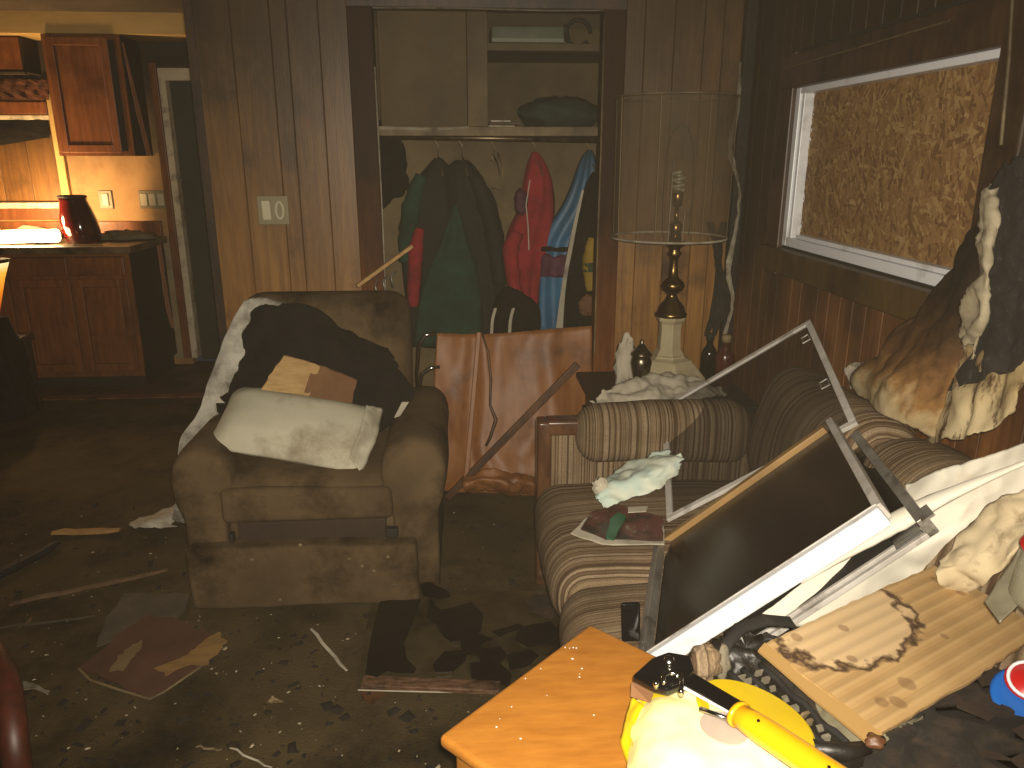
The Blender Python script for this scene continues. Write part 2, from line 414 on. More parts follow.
m_burnbrown = mk('burnt_brown_cushion', '#21170f', '#3a2a1c', 9, rough=.95, bump=.5, bscale=50, dirt=('#5a4632', 10, .6, .75))
m_blue = mk('blue_plastic', '#1556a8', '#1d66bd', 4, rough=.35)
m_red = mk('red_plastic', '#b01818', rough=.35)
m_phone = mk('black_gloss_plastic', '#0c0d10', rough=.15, coat=.5)
m_film = mk('sooty_shade_film', '#5d503a', '#6f6048', 8, rough=.8, alpha=.24)
m_wire = mk('shade_wire', '#8a7c5e', rough=.4, metal=.7)
m_bulb = mk('bulb_glass', '#8c8471', rough=.3)
m_glassjar = mk('cloudy_glass', '#a7a48c', rough=.2, alpha=.45)
m_redglass = mk('dark_red_glass', '#4a0a06', rough=.12, coat=.6, trans=.35)
m_crumb = mk('debris_chips', '#8a7c62', '#b5a88e', 9, rough=.9)
m_crumbdk = mk('char_chips', '#0e0b08', '#241a12', 9, rough=.9)
m_plate = mk('switch_plate', '#8d8263', rough=.45)
m_switch = mk('switch_ivory', '#cfc7a8', rough=.4)
m_glassy = mk('picture_glass', '#3b3322', '#4c422c', 4, rough=.35, dirt=('#1a140d', 5, .45, .65))
m_shard = mk('charred_shard', '#0b090a', '#151213', 12, rough=.28, bump=.2)
m_carpetgrey = mk('grey_damp_board', '#3e382e', '#544b3d', 8, rough=.9, bump=.3)
m_fab_x = stripes('upholstery_x', 0); m_fab_y = stripes('upholstery_y', 1)
m_fab_y2 = stripes('upholstery_back', 1, 1.1)

# ================================================================== the setting
D = 3.55; RX = 1.30; ZC = 2.36
struct('floor', box((-4.2, -1.3, -.05), (RX + .1, 4.93, 0)), m_carpet)
struct('floor_kitchen', box((-4.2, 4.93, -.05), (RX + .1, 5.85, -.004)), m_lino)
struct('trim_1', merge(box((-4.2, 4.89, -.01), (-.9, 4.96, .008))), mk('threshold_strip', '#6b4430', '#8a5c42', 9, rough=.5, dirt=('#22150e', 8, .45, .7)))
struct('ceiling', box((-4.2, -1.3, ZC), (RX + .1, 5.85, ZC + .06)), m_ceil)
struct('wall_left', box((-4.3, -1.3, 0), (-4.2, 5.85, ZC)), m_panel)
struct('wall_rear', box((-4.2, -1.4, 0), (RX + .1, -1.3, ZC)), m_panel)

def planks(wall, x0, x1, z0, z1, place, seed, m, wid=(.05, .085, .12, .16)):
    """vertical tongue boards with recessed grooves; every board an object, alike boards share a mesh"""
    r = random.Random(seed); x = x0; cache = {}
    while x < x1 - .012:
        wd = min(r.choice(wid), x1 - x)
        if x1 - x - wd < .03: wd = x1 - x
        key = round(wd, 3); o = bpy.data.objects.new('plank', cache[key]) if key in cache else None
        if o is None:
            g = .0015; a = .0022
            V = [(g, 0, z0), (wd - g, 0, z0), (wd - g, 0, z1), (g, 0, z1), (g + .002, -a, z0), (wd - g - .002, -a, z0), (wd - g - .002, -a, z1), (g + .002, -a, z1)]
            Fc = [(4, 5, 6, 7), (0, 4, 7, 3), (5, 1, 2, 6), (3, 7, 6, 2), (0, 1, 5, 4)]
            me = bpy.data.meshes.new('plank'); me.from_pydata(V, [], Fc); me.materials.append(m); cache[key] = me
            o = bpy.data.objects.new('plank', me)
        C.objects.link(o); o.parent = wall; place(o, x); x += wd

# back wall, left of the closet
def on_back(wall, y):
    b = wloc(wall)
    def f(o, x): o.location = Vector((x, y, 0)) - b
    return f
wb = struct('wall_back_left', box((-1.08, D, 0), (-.42, D + .1, ZC)), m_groove_b)
planks(wb, -1.08, -.44, .0, ZC, on_back(wb, D), 3, m_panel, (.105, .16, .07, .13))
wr = struct('wall_back_right', box((.66, D, 0), (RX, D + .1, ZC)), m_groove_b)
planks(wr, .735, RX, .0, ZC, on_back(wr, D), 8, m_panel, (.085, .13, .16))
struct('wall_partition', box((-1.08, D + .1, 0), (-.98, 5.75, ZC)), m_panel)
struct('trim_2', box((-1.10, D - .012, 0), (-1.065, D + .11, ZC)), m_dkwood)
# closet shell
struct('wall_closet', merge(box((-.42, 4.18, 0), (.80, 4.24, ZC)), box((-.48, D + .1, 0), (-.42, 4.24, ZC)), box((.80, D + .1, 0), (.86, 4.24, ZC))), m_closet)
struct('trim_3', box((-.44, D - .03, 0), (-.335, D + .06, 2.09)), m_jamb, bevel=.004)
struct('trim_4', merge(box((.635, D - .03, 0), (.735, D + .06, ZC))), m_jamb, bevel=.006)
struct('trim_5', box((-.44, D - .035, 2.09), (.735, D + .06, ZC)), m_dkwood, bevel=.004)
struct('trim_6', tube([(-.333, D - .032, 1.86), (-.330, D - .034, 1.3), (-.332, D - .033, .7), (-.330, D - .033, .3)], .0035, 6), m_torn)
struct('trim_7', tube([(.636, D - .035, 2.05), (.639, D - .037, 1.5), (.637, D - .036, 1.2), (.638, D - .036, .6)], .004, 6), m_tan)
struct('trim_8', tube([(-.33, D - .04, 2.085), (0, D - .04, 2.088), (.4, D - .04, 2.082), (.63, D - .04, 2.086)], .0035, 6), m_torn)
# right wall with its boarded-up window
WY0, WY1, WZ0, WZ1 = 1.86, 3.02, 1.16, 1.745
wx = struct('wall_right', merge(box((RX, -1.3, 0), (RX + .1, WY0, ZC)), box((RX, WY1, 0), (RX + .1, D + .1, ZC)), box((RX, WY0, 0), (RX + .1, WY1, WZ0)), box((RX, WY0, WZ1), (RX + .1, WY1, ZC))), m_groove)
def on_right(z):
    b = wloc(wx)
    def f(o, x): o.location = Vector((RX, D - x, 0)) - b; o.rotation_euler = (0, 0, -math.pi / 2)
    return f
planks(wx, 0, .42, 0, ZC, on_right(0), 4, m_panel_r, (.1, .14))
planks(wx, .42, D - WY0 + .13, 0, WZ0 - .12, on_right(0), 5, m_panel_r, (.1, .14, .085))
planks(wx, .42, D - WY0 + .13, WZ1 + .14, ZC, on_right(0), 6, m_panel_r, (.1, .14, .085))
planks(wx, D - WY0 + .13, 3.2, 0, ZC, on_right(0), 7, m_panel_r, (.1, .14))
struct('baseboard_right', box((RX - .02, -1.2, 0), (RX, D, .09)), m_dkwood)

wn = bpy.data.objects.new('window_1', None); C.objects.link(wn); wn.location = (RX, (WY0 + WY1) / 2, WZ0); wn['kind'] = 'structure'
xf = RX - .03
for a, b in (((xf, WY1, WZ0 - .12), (RX, WY1 + .12, WZ1 + .13)), ((xf, WY0 - .12, WZ0 - .12), (RX, WY0, WZ1 + .13)),
             ((xf - .004, WY0 - .12, WZ1), (RX, WY1 + .12, WZ1 + .12))):
    mesh_obj('casing', box(a, b), m_dkwood, wn, bevel=.006)
mesh_obj('casing', box((xf - .03, WY0 - .12, WZ0 - .10), (RX, WY1 + .12, WZ0 - .008)), mk('sill_olive', '#3e2e1a', '#54411f', 5, (1, 4, 1), rough=.5, dirt=('#1a120b', 5, .45, .7)), wn, bevel=.005)
mesh_obj('casing_edge', tube([PX(1013, -10, xf - .004), PX(1009, 60, xf - .004), PX(1001, 145, xf - .004)], .004, 6), m_tan, wn)
mesh_obj('casing_edge', tube([(xf - .01, WY1 + .1, WZ1 + .075), (xf - .01, 2.5, WZ1 + .08), (xf - .01, WY0 + .2, WZ1 + .085)], .003, 6), m_tan, wn)
for a, b in (((RX - .012, WY1 - .036, WZ0), (RX + .05, WY1, WZ1)), ((RX - .004, WY1 - .060, WZ0 + .01), (RX + .045, WY1 - .0375, WZ1 - .01)),
             ((RX - .012, WY0, WZ1 - .022), (RX + .05, WY1 - .037, WZ1)), ((RX - .012, WY0, WZ0), (RX + .05, WY1 - .037, WZ0 + .034)),
             ((RX - .002, WY0, WZ0 + .035), (RX + .04, WY1 - .1, WZ0 + .05)), ((RX - .012, WY0, WZ0 + .036), (RX + .05, WY0 + .02, WZ1 - .024))):
    mesh_obj('vinyl_frame', box(a, b), m_vinyl, wn, bevel=.003)
# strand board: every wood strand is a thin flake
def osb(y0, y1, z0, z1, x, n, seed):
    r = random.Random(seed); V = []; Fc = []; mi = []
    for i in range(n):
        cy = r.uniform(y0, y1); cz = r.uniform(z0, z1); L = r.uniform(.03, .085) * r.choice((.6, 1, 1.2)); W_ = r.uniform(.006, .020); a = r.gauss(1.2, .8)
        t = r.random() * .005; dx = r.uniform(-.15, .15) * .012
        cs, sn = math.cos(a), math.sin(a); b = len(V); k = r.uniform(.2, .9)
        for u, v in ((-L / 2, -W_ / 2 * k), (L / 2, -W_ / 2), (L / 2 * k, W_ / 2), (-L / 2, W_ / 2)):
            V.append((x - t + dx * u / L * 2, min(max(cy + u * cs - v * sn, y0), y1), min(max(cz + u * sn + v * cs, z0), z1)))
        Fc.append((b, b + 1, b + 2, b + 3)); mi.append(r.choice((0, 0, 1, 1, 2, 3)))
    return V, Fc, mi
ow = one('strand_board', box((RX + .038, WY0, WZ0 + .02), (RX + .05, WY1 - .05, WZ1)), mk('osb_base', '#6e4822', '#84592c', 8, rough=.8),
         'sheet of wood-strand board screwed over the window opening', 'board')
fv, ff, fm = osb(WY0 + .01, WY1 - .05, WZ0 + .03, WZ1 - .01, RX + .036, 4200, 5)
fl = mesh_obj('strand_flakes', (fv, ff), [mk('flake_a', '#7d5c36', '#8a673e', 60, rough=.7, coord='World'), mk('flake_b', '#8b6a40', '#987648', 60, rough=.7, coord='World'),
                                          mk('flake_c', '#68492a', '#765432', 60, rough=.7, coord='World'), mk('flake_d', '#9b7d4e', '#aa8c5e', 60, rough=.65, coord='World')], ow)
fl.data.polygons.foreach_set('material_index', fm); fl['kind'] = 'stuff'
# corner: scorched post and torn paper edge
struct('trim_9', box((RX - .055, D - .05, .02), (RX, D, ZC)), m_char, bevel=.01)
tp = [PY(742, 62, 3.46), PY(740, 110, 3.46), PY(733, 150, 3.46), PY(741, 190, 3.46), PY(737, 235, 3.46), PY(731, 270, 3.46), PY(734, 300, 3.46), PY(727, 334, 3.46)]
tq = [p + Vector((-.016 - .014 * ((i * 7) % 3) / 2, -.012, 0)) for i, p in enumerate(tp)]
struct('trim_10', patch([tp, tq], 40, 3, .006, 30, 3, jag=.25), m_torn, solid=.002)
struct('trim_11', patch([[PY(706, 222, 3.5), PY(715, 260, 3.49), PY(712, 300, 3.49), PY(704, 336, 3.49)], [PY(728, 222, 3.47), PY(722, 260, 3.46), PY(728, 300, 3.46), PY(716, 336, 3.47)]], 24, 6, .012, 18, 9, jag=.2), m_char, solid=.003)

# kitchen
KY = 5.75
struct('wall_kitchen', merge(box((-4.2, KY, 0), (-2.0, KY + .1, ZC)), box((-2.0, KY, 2.07), (-.9, KY + .1, ZC)), box((-1.25, KY, 0), (-.9, KY + .1, 2.07))), m_kwall)
struct('ceiling_soffit', box((-4.2, 5.42, 2.235), (-1.08, KY, ZC)), m_soffit)
dr = bpy.data.objects.new('door_1', None); C.objects.link(dr); dr.location = (-1.6, KY, 0); dr['kind'] = 'structure'
mesh_obj('casing', box((-2.055, KY - .02, .05), (-2.005, KY, 2.1)), m_cabwood, dr, bevel=.003)
mesh_obj('casing', box((-2.055, KY - .02, 2.1), (-1.2, KY, 2.14)), m_cabdark, dr, bevel=.003)
mesh_obj('jamb', box((-2.0, KY - .015, .05), (-1.955, KY + .10, 2.07)), m_white, dr, bevel=.003)
mesh_obj('jamb', box((-1.955, KY - .015, 1.99), (-1.25, KY + .10, 2.07)), m_white, dr, bevel=.003)
mesh_obj('leaf', box((-1.952, KY + .06, .02), (-1.25, KY + .10, 1.99)), mk('grey_green_door', '#2b2e26', '#37392e', 3, rough=.6), dr)
struct('baseboard_kitchen', box((-2.115, KY - .012, .05), (-2.06, KY - .001, .95)), mk('pale_filler', '#8f8060', '#a2926f', 4, rough=.7, dirt=('#4a3f2c', 5, .5, .8)))
kw = bpy.data.objects.new('window_2', None); C.objects.link(kw); kw.location = (-3.1, KY, 1.1); kw['kind'] = 'structure'
for z0, z1, y, mm, nm in ((1.77, 1.85, .03, m_cabwood, 'rail'), (1.735, 1.765, .022, m_white, 'rail'), (1.15, 1.19, .06, m_white, 'sill'), (1.07, 1.15, .03, m_cabwood, 'rail')):
    mesh_obj(nm, box((-4.1, KY - y, z0), (-2.75, KY, z1)), mm, kw, bevel=.004)
mesh_obj('stile', box((-2.745, KY - .03, 1.05), (-2.69, KY, 1.9)), m_soffit, kw, bevel=.004)
for i in range(7):
    x1 = -2.75 - i * .19
    mesh_obj('board', box((x1 - .185, KY - .012, 1.195), (x1, KY, 1.73)), m_panel, kw, bevel=.003)
mesh_obj('sagging_blind', patch([[(-4.1, KY - .02, 1.73), (-3.4, KY - .02, 1.73), (-2.76, KY - .02, 1.73)], [(-4.1, KY - .035, 1.69), (-3.4, KY - .04, 1.65), (-2.76, KY - .03, 1.66)], [(-4.1, KY - .03, 1.65), (-3.3, KY - .03, 1.56), (-2.76, KY - .03, 1.62)]], 20, 8, .008, 8, 2), m_black, kw, solid=.003)
mesh_obj('valance', patch([[(-4.1, KY - .02, 1.99), (-3.4, KY - .02, 1.99), (-2.72, KY - .02, 1.99)], [(-4.1, KY - .04, 1.86), (-3.4, KY - .04, 1.86), (-2.72, KY - .04, 1.86)]], 50, 8, .006, 14, 2, fold=(0, 16, .01)), mk('valance_cloth', '#4a2a18', '#6b3d22', 9, rough=.9), kw, solid=.003)

def panel_door(parent, x0, x1, z0, z1, y, name='door', inset=.05, mat=None):
    mat = mat or m_cabwood
    d = mesh_obj(name, merge(box((x0, y - .018, z0), (x0 + inset, y, z1)), box((x1 - inset, y - .018, z0), (x1, y, z1)), box((x0 + inset, y - .018, z1 - inset), (x1 - inset, y, z1)), box((x0 + inset, y - .018, z0), (x1 - inset, y, z0 + inset))), mat, parent, bevel=.004)
    mesh_obj('panel', box((x0 + inset + .002, y - .008, z0 + inset + .002), (x1 - inset - .002, y - .001, z1 - inset - .002)), mat, d, bevel=.003)
    return d
t = thing('wall_cabinet', 'varnished brown wall cabinet with one framed door left of the kitchen doorway', 'cabinet', (-2.33, 5.58, 1.5))
mesh_obj('body', box((-2.575, 5.44, 1.5), (-2.10, KY, 2.232)), m_cabdark, t)
mesh_obj('face_frame', merge(box((-2.575, 5.425, 1.5), (-2.54, 5.44, 2.232)), box((-2.135, 5.425, 1.5), (-2.10, 5.44, 2.232)), box((-2.54, 5.425, 1.5), (-2.135, 5.44, 1.53)), box((-2.54, 5.425, 2.2), (-2.135, 5.44, 2.232))), m_cabwood, t)
panel_door(t, -2.55, -2.17, 1.52, 2.215, 5.424)
mesh_obj('edge_strip', patch([[(-2.098, 5.455, 2.19), (-2.096, 5.52, 1.85), (-2.095, 5.62, 1.5)], [(-2.098, 5.475, 2.19), (-2.096, 5.59, 1.85), (-2.095, 5.70, 1.5)]], 20, 3, .002, 10, 1, jag=.2), mk('peeling_pink_edge', '#b07a5e', '#c88e70', 8, rough=.7), t, solid=.003)
t = thing('wall_shelf_cabinet', 'small dark brown cabinet above the kitchen window', 'cabinet', (-2.95, 5.62, 2.02))
mesh_obj('body', box((-3.06, 5.55, 2.02), (-2.76, KY, 2.232)), m_cabdark, t)
mesh_obj('door', box((-3.05, 5.535, 2.03), (-2.77, 5.549, 2.225)), m_cabwood, t, bevel=.003)
mesh_obj('light_rail', box((-3.06, 5.53, 2.005), (-2.76, 5.56, 2.019)), m_tan, t)

t = thing('base_cabinet', 'reddish wooden kitchen base cabinet with two drawers and framed doors', 'cabinet', (-2.85, 5.4, 0))
mesh_obj('body', box((-3.7, 5.13, .09), (-2.10, KY - .02, .90)), m_cabdark, t)
mesh_obj('toe_kick', box((-3.7, 5.18, 0), (-2.12, KY - .04, .089)), m_cabdark, t)
mesh_obj('face_frame', merge(*[box((x, 5.1165, .091), (x + .05, 5.13, .899)) for x in (-3.7, -3.17, -2.87, -2.495, -2.15)], box((-3.7, 5.115, .735), (-2.10, 5.13, .77)), box((-3.7, 5.115, .885), (-2.10, 5.13, .90)), box((-3.7, 5.115, .09), (-2.10, 5.13, .13))), m_cabwood, t)
for x0, x1 in ((-3.14, -2.85), (-2.83, -2.475), (-2.465, -2.12)):
    mesh_obj('drawer', box((x0 + .005, 5.095, .765), (x1 - .01, 5.114, .882)), m_cabwood, t, bevel=.006)
    panel_door(t, x0 + .005, x1 - .01, .13, .74, 5.114)
mesh_obj('edge_strip', patch([[(-2.098, 5.60, .90), (-2.097, 5.61, .5), (-2.096, 5.66, .30)], [(-2.098, 5.67, .90), (-2.097, 5.69, .5), (-2.096, 5.72, .28)]], 20, 3, .002, 10, 4, jag=.2), mk('peeling_pink_edge_low', '#bb8466', '#d09878', 8, rough=.7), t, solid=.003)
t = thing('countertop', 'littered tan kitchen countertop with a low backsplash', 'countertop', (-2.9, 5.4, .90))
mesh_obj('top', box((-3.75, 5.07, .905), (-2.07, KY - .02, .95)), m_counter, t, bevel=.005)
mesh_obj('backsplash', box((-3.75, KY - .06, .951), (-2.09, KY - .021, 1.06)), m_cabwood, t, bevel=.004)

def plate(name, label, x, y, z, w_, h_, n, seed=0, group=None):
    t = thing(name, label, 'switch', (x, y, z))
    mesh_obj('plate', rbox((x, y - .006, z), (w_, .010, h_), .004, 0), m_plate, t)
    for i in range(n):
        xx = x + (i - (n - 1) / 2) * w_ / (n + .3)
        mesh_obj('rocker', rbox((xx, y - .014, z), (w_ / (n + 1.2), .010, h_ * .66), .004, 0, rot=None), m_switch, t)
plate('wall_outlet', 'single outlet plate on the kitchen wall behind the red vase', -2.46, KY, 1.205, .09, .125, 1)
plate('wall_switch', 'wide three-gang switch plate beside the kitchen doorway', -2.14, KY, 1.205, .19, .125, 3)
p = PY(274, 210, D)
t = thing('light_switch', 'sooty double light switch on the panelled wall by the closet', 'switch', (p.x, D - .01, p.z))
mesh_obj('plate', rbox((p.x, D - .016, p.z), (.135, .012, .125), .004, 0), m_plate, t)
mesh_obj('rocker', rbox((p.x - .028, D - .026, p.z), (.038, .012, .085), .012, 1, f=lambda v, u: v + Vector((0, -.006 * u.z, 0))), m_switch, t)
mesh_obj('rocker', tube([(p.x + .03 + .016 * math.cos(a), D - .027, p.z + .036 * math.sin(a)) for a in [i * math.pi / 8 for i in range(16)]], .005, 6, True), m_switch, t)

# thin smoke haze hanging in the room
hz = NT('smoke_haze'); hz.t.nodes.remove(hz.b); vs = hz.n('ShaderNodeVolumeScatter'); vs.inputs['Density'].default_value = .0012; vs.inputs['Color'].default_value = (.88, .74, .52, 1)
hz.l(vs.outputs[0], hz.out.inputs['Volume'])
struct('haze', box((-4.5, -1.6, -.2), (RX + .3, 6.1, ZC + .2)), hz.m)

# ------------------------------------------------------------------ things on the counter
z = .95
p0 = PY(84, 238, 5.35)
def warp(v, k): return v
V_, F_ = lathe((p0.x, 5.35, z), [(.095, 0), (.105, .02), (.115, .08), (.11, .15), (.095, .22), (.082, .27), (.085, .29), (.078, .29), (.074, .27), (.088, .21), (.10, .12), (.09, .02)], 24, cap=False)
V_ = [Vector((v.x - (v.z - z) * .12, v.y, v.z)) for v in V_]
F_.append(tuple(range(11 * 24, 12 * 24)))
t = thing('vase', 'dark red glass vase glowing on the kitchen counter beside the work lamp', 'vase', (p0.x, 5.35, z))
mesh_obj('body', (V_, F_), m_redglass, t, smooth=True)
V_, F_ = lathe((p0.x, 5.35, z), [(.086, .29), (.088, .30), (.076, .305), (.074, .292)], 24, cap=False)
mesh_obj('rim', ([Vector((v.x - (v.z - z) * .12, v.y, v.z)) for v in V_], F_), m_char, t, smooth=True)
t = thing('work_lamp', 'blazing work lamp lying on the kitchen counter', 'lamp', (-2.80, 5.28, z))
em = NT('lamp_emitter'); em.b.inputs['Emission Color'].default_value = (1, .72, .35, 1); em.b.inputs['Emission Strength'].default_value = 30
mesh_obj('housing', rbox((-2.86, 5.30, z + .045), (.46, .12, .07), .02, 1), m_char, t)
mesh_obj('tube', tube([(-3.1, 5.20, z + .050), (-2.9, 5.20, z + .054), (-2.56, 5.20, z + .060)], .040, 12), em.m, t, smooth=True)
one('rag_heap', crumple((-2.27, 5.5, z + .01), (.20, .12, .05), .3, 2, 4, flat=0), m_ashcloth, 'dark crumpled rag on the counter right of the red vase', 'rag', smooth=True, solid=0)
one('torn_packet', patch([[(-3.15, 5.55, z + .03), (-2.9, 5.6, z + .09), (-2.72, 5.58, z + .03)], [(-3.15, 5.48, z + .01), (-2.9, 5.48, z + .05), (-2.75, 5.45, z + .01)]], 16, 10, .02, 9, 2), m_torn, 'torn pale packet behind the work lamp under the kitchen window', 'packet', solid=.002, smooth=True)

# ------------------------------------------------------------------ black heap and orange cone with a painted glow at the left edge
t = thing('draped_chair', 'chair under a black coat at the left edge of the kitchen', 'chair', (-2.6, 4.45, 0))
mesh_obj('coat', patch([[(-3.0, 4.5, .72), (-2.75, 4.42, .76), (-2.60, 4.42, .68), (-2.56, 4.5, .60)],
                        [(-3.0, 4.36, .45), (-2.75, 4.30, .46), (-2.53, 4.30, .42), (-2.46, 4.45, .38)],
                        [(-3.0, 4.30, .1), (-2.75, 4.22, .08), (-2.50, 4.24, .08), (-2.42, 4.40, .10)]], 24, 24, .02, 5, 3, fold=(0, 4, .012)), m_black, t, smooth=True, solid=.006)
for x, y in ((-2.95, 4.42), (-2.62, 4.42), (-2.95, 4.75), (-2.62, 4.75)):
    mesh_obj('leg', beam((x, y, 0), (x, y, .43), .035, .035, (0, 1, 0)), m_dkwood, t)
mesh_obj('seat', rbox((-2.785, 4.585, .45), (.40, .40, .04), .012, 1), m_dkwood, t)
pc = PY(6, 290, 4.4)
t = thing('orange_cone', 'orange cone with painted glow over the black coat at the left edge', 'lamp', (pc.x, 4.36, .66))
eo = NT('painted_cone_glow'); g = eo.n('ShaderNodeNewGeometry'); sx = eo.n('ShaderNodeSeparateXYZ'); eo.l(g.outputs['Position'], sx.inputs[0])  # cone is no lamp: work lamp's light on it is painted as emission
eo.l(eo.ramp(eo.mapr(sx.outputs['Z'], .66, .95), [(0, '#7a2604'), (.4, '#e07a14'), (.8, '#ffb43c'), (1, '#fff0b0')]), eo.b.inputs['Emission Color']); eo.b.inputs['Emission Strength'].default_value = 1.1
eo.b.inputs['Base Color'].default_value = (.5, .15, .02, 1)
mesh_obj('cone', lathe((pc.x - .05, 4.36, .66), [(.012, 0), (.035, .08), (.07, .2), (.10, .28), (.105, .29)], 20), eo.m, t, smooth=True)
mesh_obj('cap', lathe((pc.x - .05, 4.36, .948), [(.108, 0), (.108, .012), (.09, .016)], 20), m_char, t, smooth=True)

# ================================================================== closet fittings
t = thing('closet_cabinet', 'tan built-in closet cabinet with a closed board and open cubbies', 'cabinet', (.1, 3.85, 1.585))
mesh_obj('bottom_shelf', box((-.418, 3.59, 1.585), (.795, 4.17, 1.625)), m_tan, t, bevel=.003)
mesh_obj('sliding_board', box((-.325, 3.63, 1.626), (.055, 3.65, 2.10)), m_closetdoor, t, bevel=.002)
mesh_obj('divider', box((.057, 3.60, 1.626), (.145, 4.17, 2.10)), m_closet, t, bevel=.002)
mesh_obj('upper_shelf', box((.146, 3.66, 1.945), (.795, 4.17, 1.975)), m_closet, t)
mesh_obj('back', box((-.418, 4.12, 1.626), (.795, 4.17, 2.10)), m_closetdoor, t)
mesh_obj('edge_flake', patch([[(-.33, 3.585, 1.625), (-.1, 3.585, 1.618), (.06, 3.585, 1.626)], [(-.33, 3.583, 1.612), (-.1, 3.583, 1.606), (.06, 3.583, 1.616)]], 40, 3, .003, 20, 2, jag=.2), m_torn, t, solid=.002)
one('clothes_rail', merge(tube([(-.415, 3.87, 1.59), (.79, 3.87, 1.572)], .014, 12), box((-.418, 3.84, 1.555), (-.41, 3.90, 1.584)), box((.788, 3.84, 1.545), (.798, 3.90, 1.584))), mk('rail_metal', '#57493a', '#8a7860', 9, rough=.35, metal=.8, dirt=('#241b12', 8, .45, .7)),
    'tarnished clothes rail under the closet shelf', 'rail', smooth=True)
p = PY(560, 98, 3.85)
one('duffel_bag', crumple((p.x, 3.84, 1.69), (.19, .12, .075), .22, 1.6, 5, flat=-9), mk('dark_green_nylon', '#12201a', '#1e3028', 9, rough=.8, bump=.3), 'dark green soft bag stuffed in the lower closet cubby', 'bag', smooth=True)
for i, (x0, x1, z, mm) in enumerate(((.15, .27, 1.629, m_linen), (.155, .29, 1.640, m_closet), (.16, .25, 1.651, m_linen))):
    one('folded_paper', rbox(((x0 + x1) / 2, 3.75, z), (x1 - x0, .16, .008), .003, 0), mm, ['lowest folded paper left of the green bag', 'middle folded paper left of the green bag', 'topmost folded paper left of the green bag'][i], 'paper', 'papers in the closet cubby')
t = thing('closet_box', 'long grey-green box on the top closet cubby', 'box', (.33, 3.80, 1.976))
mesh_obj('body', rbox((.33, 3.80, 2.018), (.33, .2, .075), .012, 1), mk('grey_green_box', '#39402f', '#4c5340', 7, rough=.6), t, smooth=True)
mesh_obj('band', box((.17, 3.697, 1.985), (.49, 3.7, 2.0)), mk('pale_band', '#6d7260', rough=.6), t)
one('coiled_cable', merge(tube(arcpts((.56, 3.74, 2.03), .055, 0, 5.6, 22), .009, 7), tube([(.515, 3.74, 2.0), (.50, 3.73, 2.05), (.505, 3.73, 2.06)], .012, 7)), m_char, 'dark coiled hose beside the grey-green closet box', 'hose', smooth=True)

def hanger(px, py, y=3.87):
    t = thing('coat_hanger', '', 'hanger', (PY(px, py, y).x, y, 1.45), 'wire hangers on the closet rail')
    x = PY(px, py, y).x; zt = 1.583
    mesh_obj('hook', tube([(x + .018, y, zt + .0)] + arcpts((x, y, zt + .002), .018, 0, math.pi, 8) + [(x - .016, y, zt - .01), (x, y, zt - .035), (x, y, zt - .085)], .0022, 6), m_wire, t, smooth=True)
    mesh_obj('shoulder', tube([(x, y, zt - .085), (x + .015, y - .05, zt - .12), (x + .02, y - .19, zt - .17)], .003, 6), m_wire, t, smooth=True)
    return t
def coat(name, label, px, rings, m, seed, y=3.87, depth=.06, folds=7, famp=.012, cat='coat'):
    top = PY((rings[0][0] + rings[0][1]) / 2, rings[0][2], y)
    t = thing(name, label, cat, (top.x, y, PY(500, rings[-1][2], y).z), 'coats hanging on the closet rail')
    mesh_obj('body', garment(y, rings, depth, folds, famp, seed), m, t, smooth=True)
    return t
m_dgreen = mk('dark_green_coat', '#0f2b20', '#184030', 8, rough=.9, bump=.3)
m_dk = mk('near_black_coat', '#0c0e0d', '#161816', 8, rough=.85, bump=.3)
m_crim = mk('crimson_fleece', '#7c1520', '#9a1f2c', 8, rough=.9, bump=.3, dirt=('#3e0d10', 5, .5, .8))
m_sky = mk('sky_blue_nylon', '#285a7c', '#357096', 6, rough=.5, bump=.2, soot=('#22332f', 1.0, 1.6, .8))
m_maroon = mk('maroon_band', '#3b1a2c', '#521f3b', 8, rough=.7)
m_gold = mk('gold_cloth', '#8a7020', '#9c8028', 8, rough=.8)
def limb(pxs, y, rad, ry=.6, seed=0):
    P = [PY(a, b, y) for a, b in pxs]
    pts = [Vector(cr([np.array(q) for q in P], i / 20)) for i in range(21)]
    rr = [float(np.interp(i / 20, np.linspace(0, 1, len(rad)), rad)) for i in range(21)]
    return tube(pts, rr, 12, ry=1.0, wob=.25, seed=seed)

t = coat('green_coat', 'dark green coat with a crimson sleeve lining, leftmost on the rail', 438, [(434, 442, 158), (424, 452, 170), (408, 458, 190), (402, 462, 222), (402, 470, 260), (406, 478, 300), (410, 482, 345)], m_dk, 3, 3.88)
mesh_obj('front_panel', garment(3.80, [(453, 457, 205), (444, 467, 235), (424, 480, 280), (416, 482, 315), (414, 482, 345)], .03, 6, .01, 5), m_dgreen, t, smooth=True)
mesh_obj('sleeve', limb([(421, 175), (412, 205), (408, 240), (406, 262)], 3.83, [.03, .045, .045, .04], seed=2), m_dgreen, t, smooth=True)
mesh_obj('lining', limb([(420, 228), (416, 250), (414, 280), (413, 306)], 3.79, [.022, .036, .034, .026], seed=4), m_crim, t, smooth=True)
t = coat('black_coat', 'long black coat, second from the left on the rail', 462, [(455, 468, 160), (448, 476, 168), (444, 488, 190), (446, 494, 225), (452, 500, 262), (460, 506, 300), (466, 504, 335)], m_dk, 9, 3.90)
mesh_obj('sleeve', limb([(474, 175), (487, 205), (496, 245), (500, 285)], 3.84, [.03, .045, .042, .036], seed=5), m_dk, t, smooth=True)
t = coat('black_trousers', 'black quilted trousers with grey side straps below the red jacket', 515, [(508, 514, 285), (500, 522, 292), (492, 540, 310), (490, 540, 345)], m_black, 12, 3.80, cat='trousers')
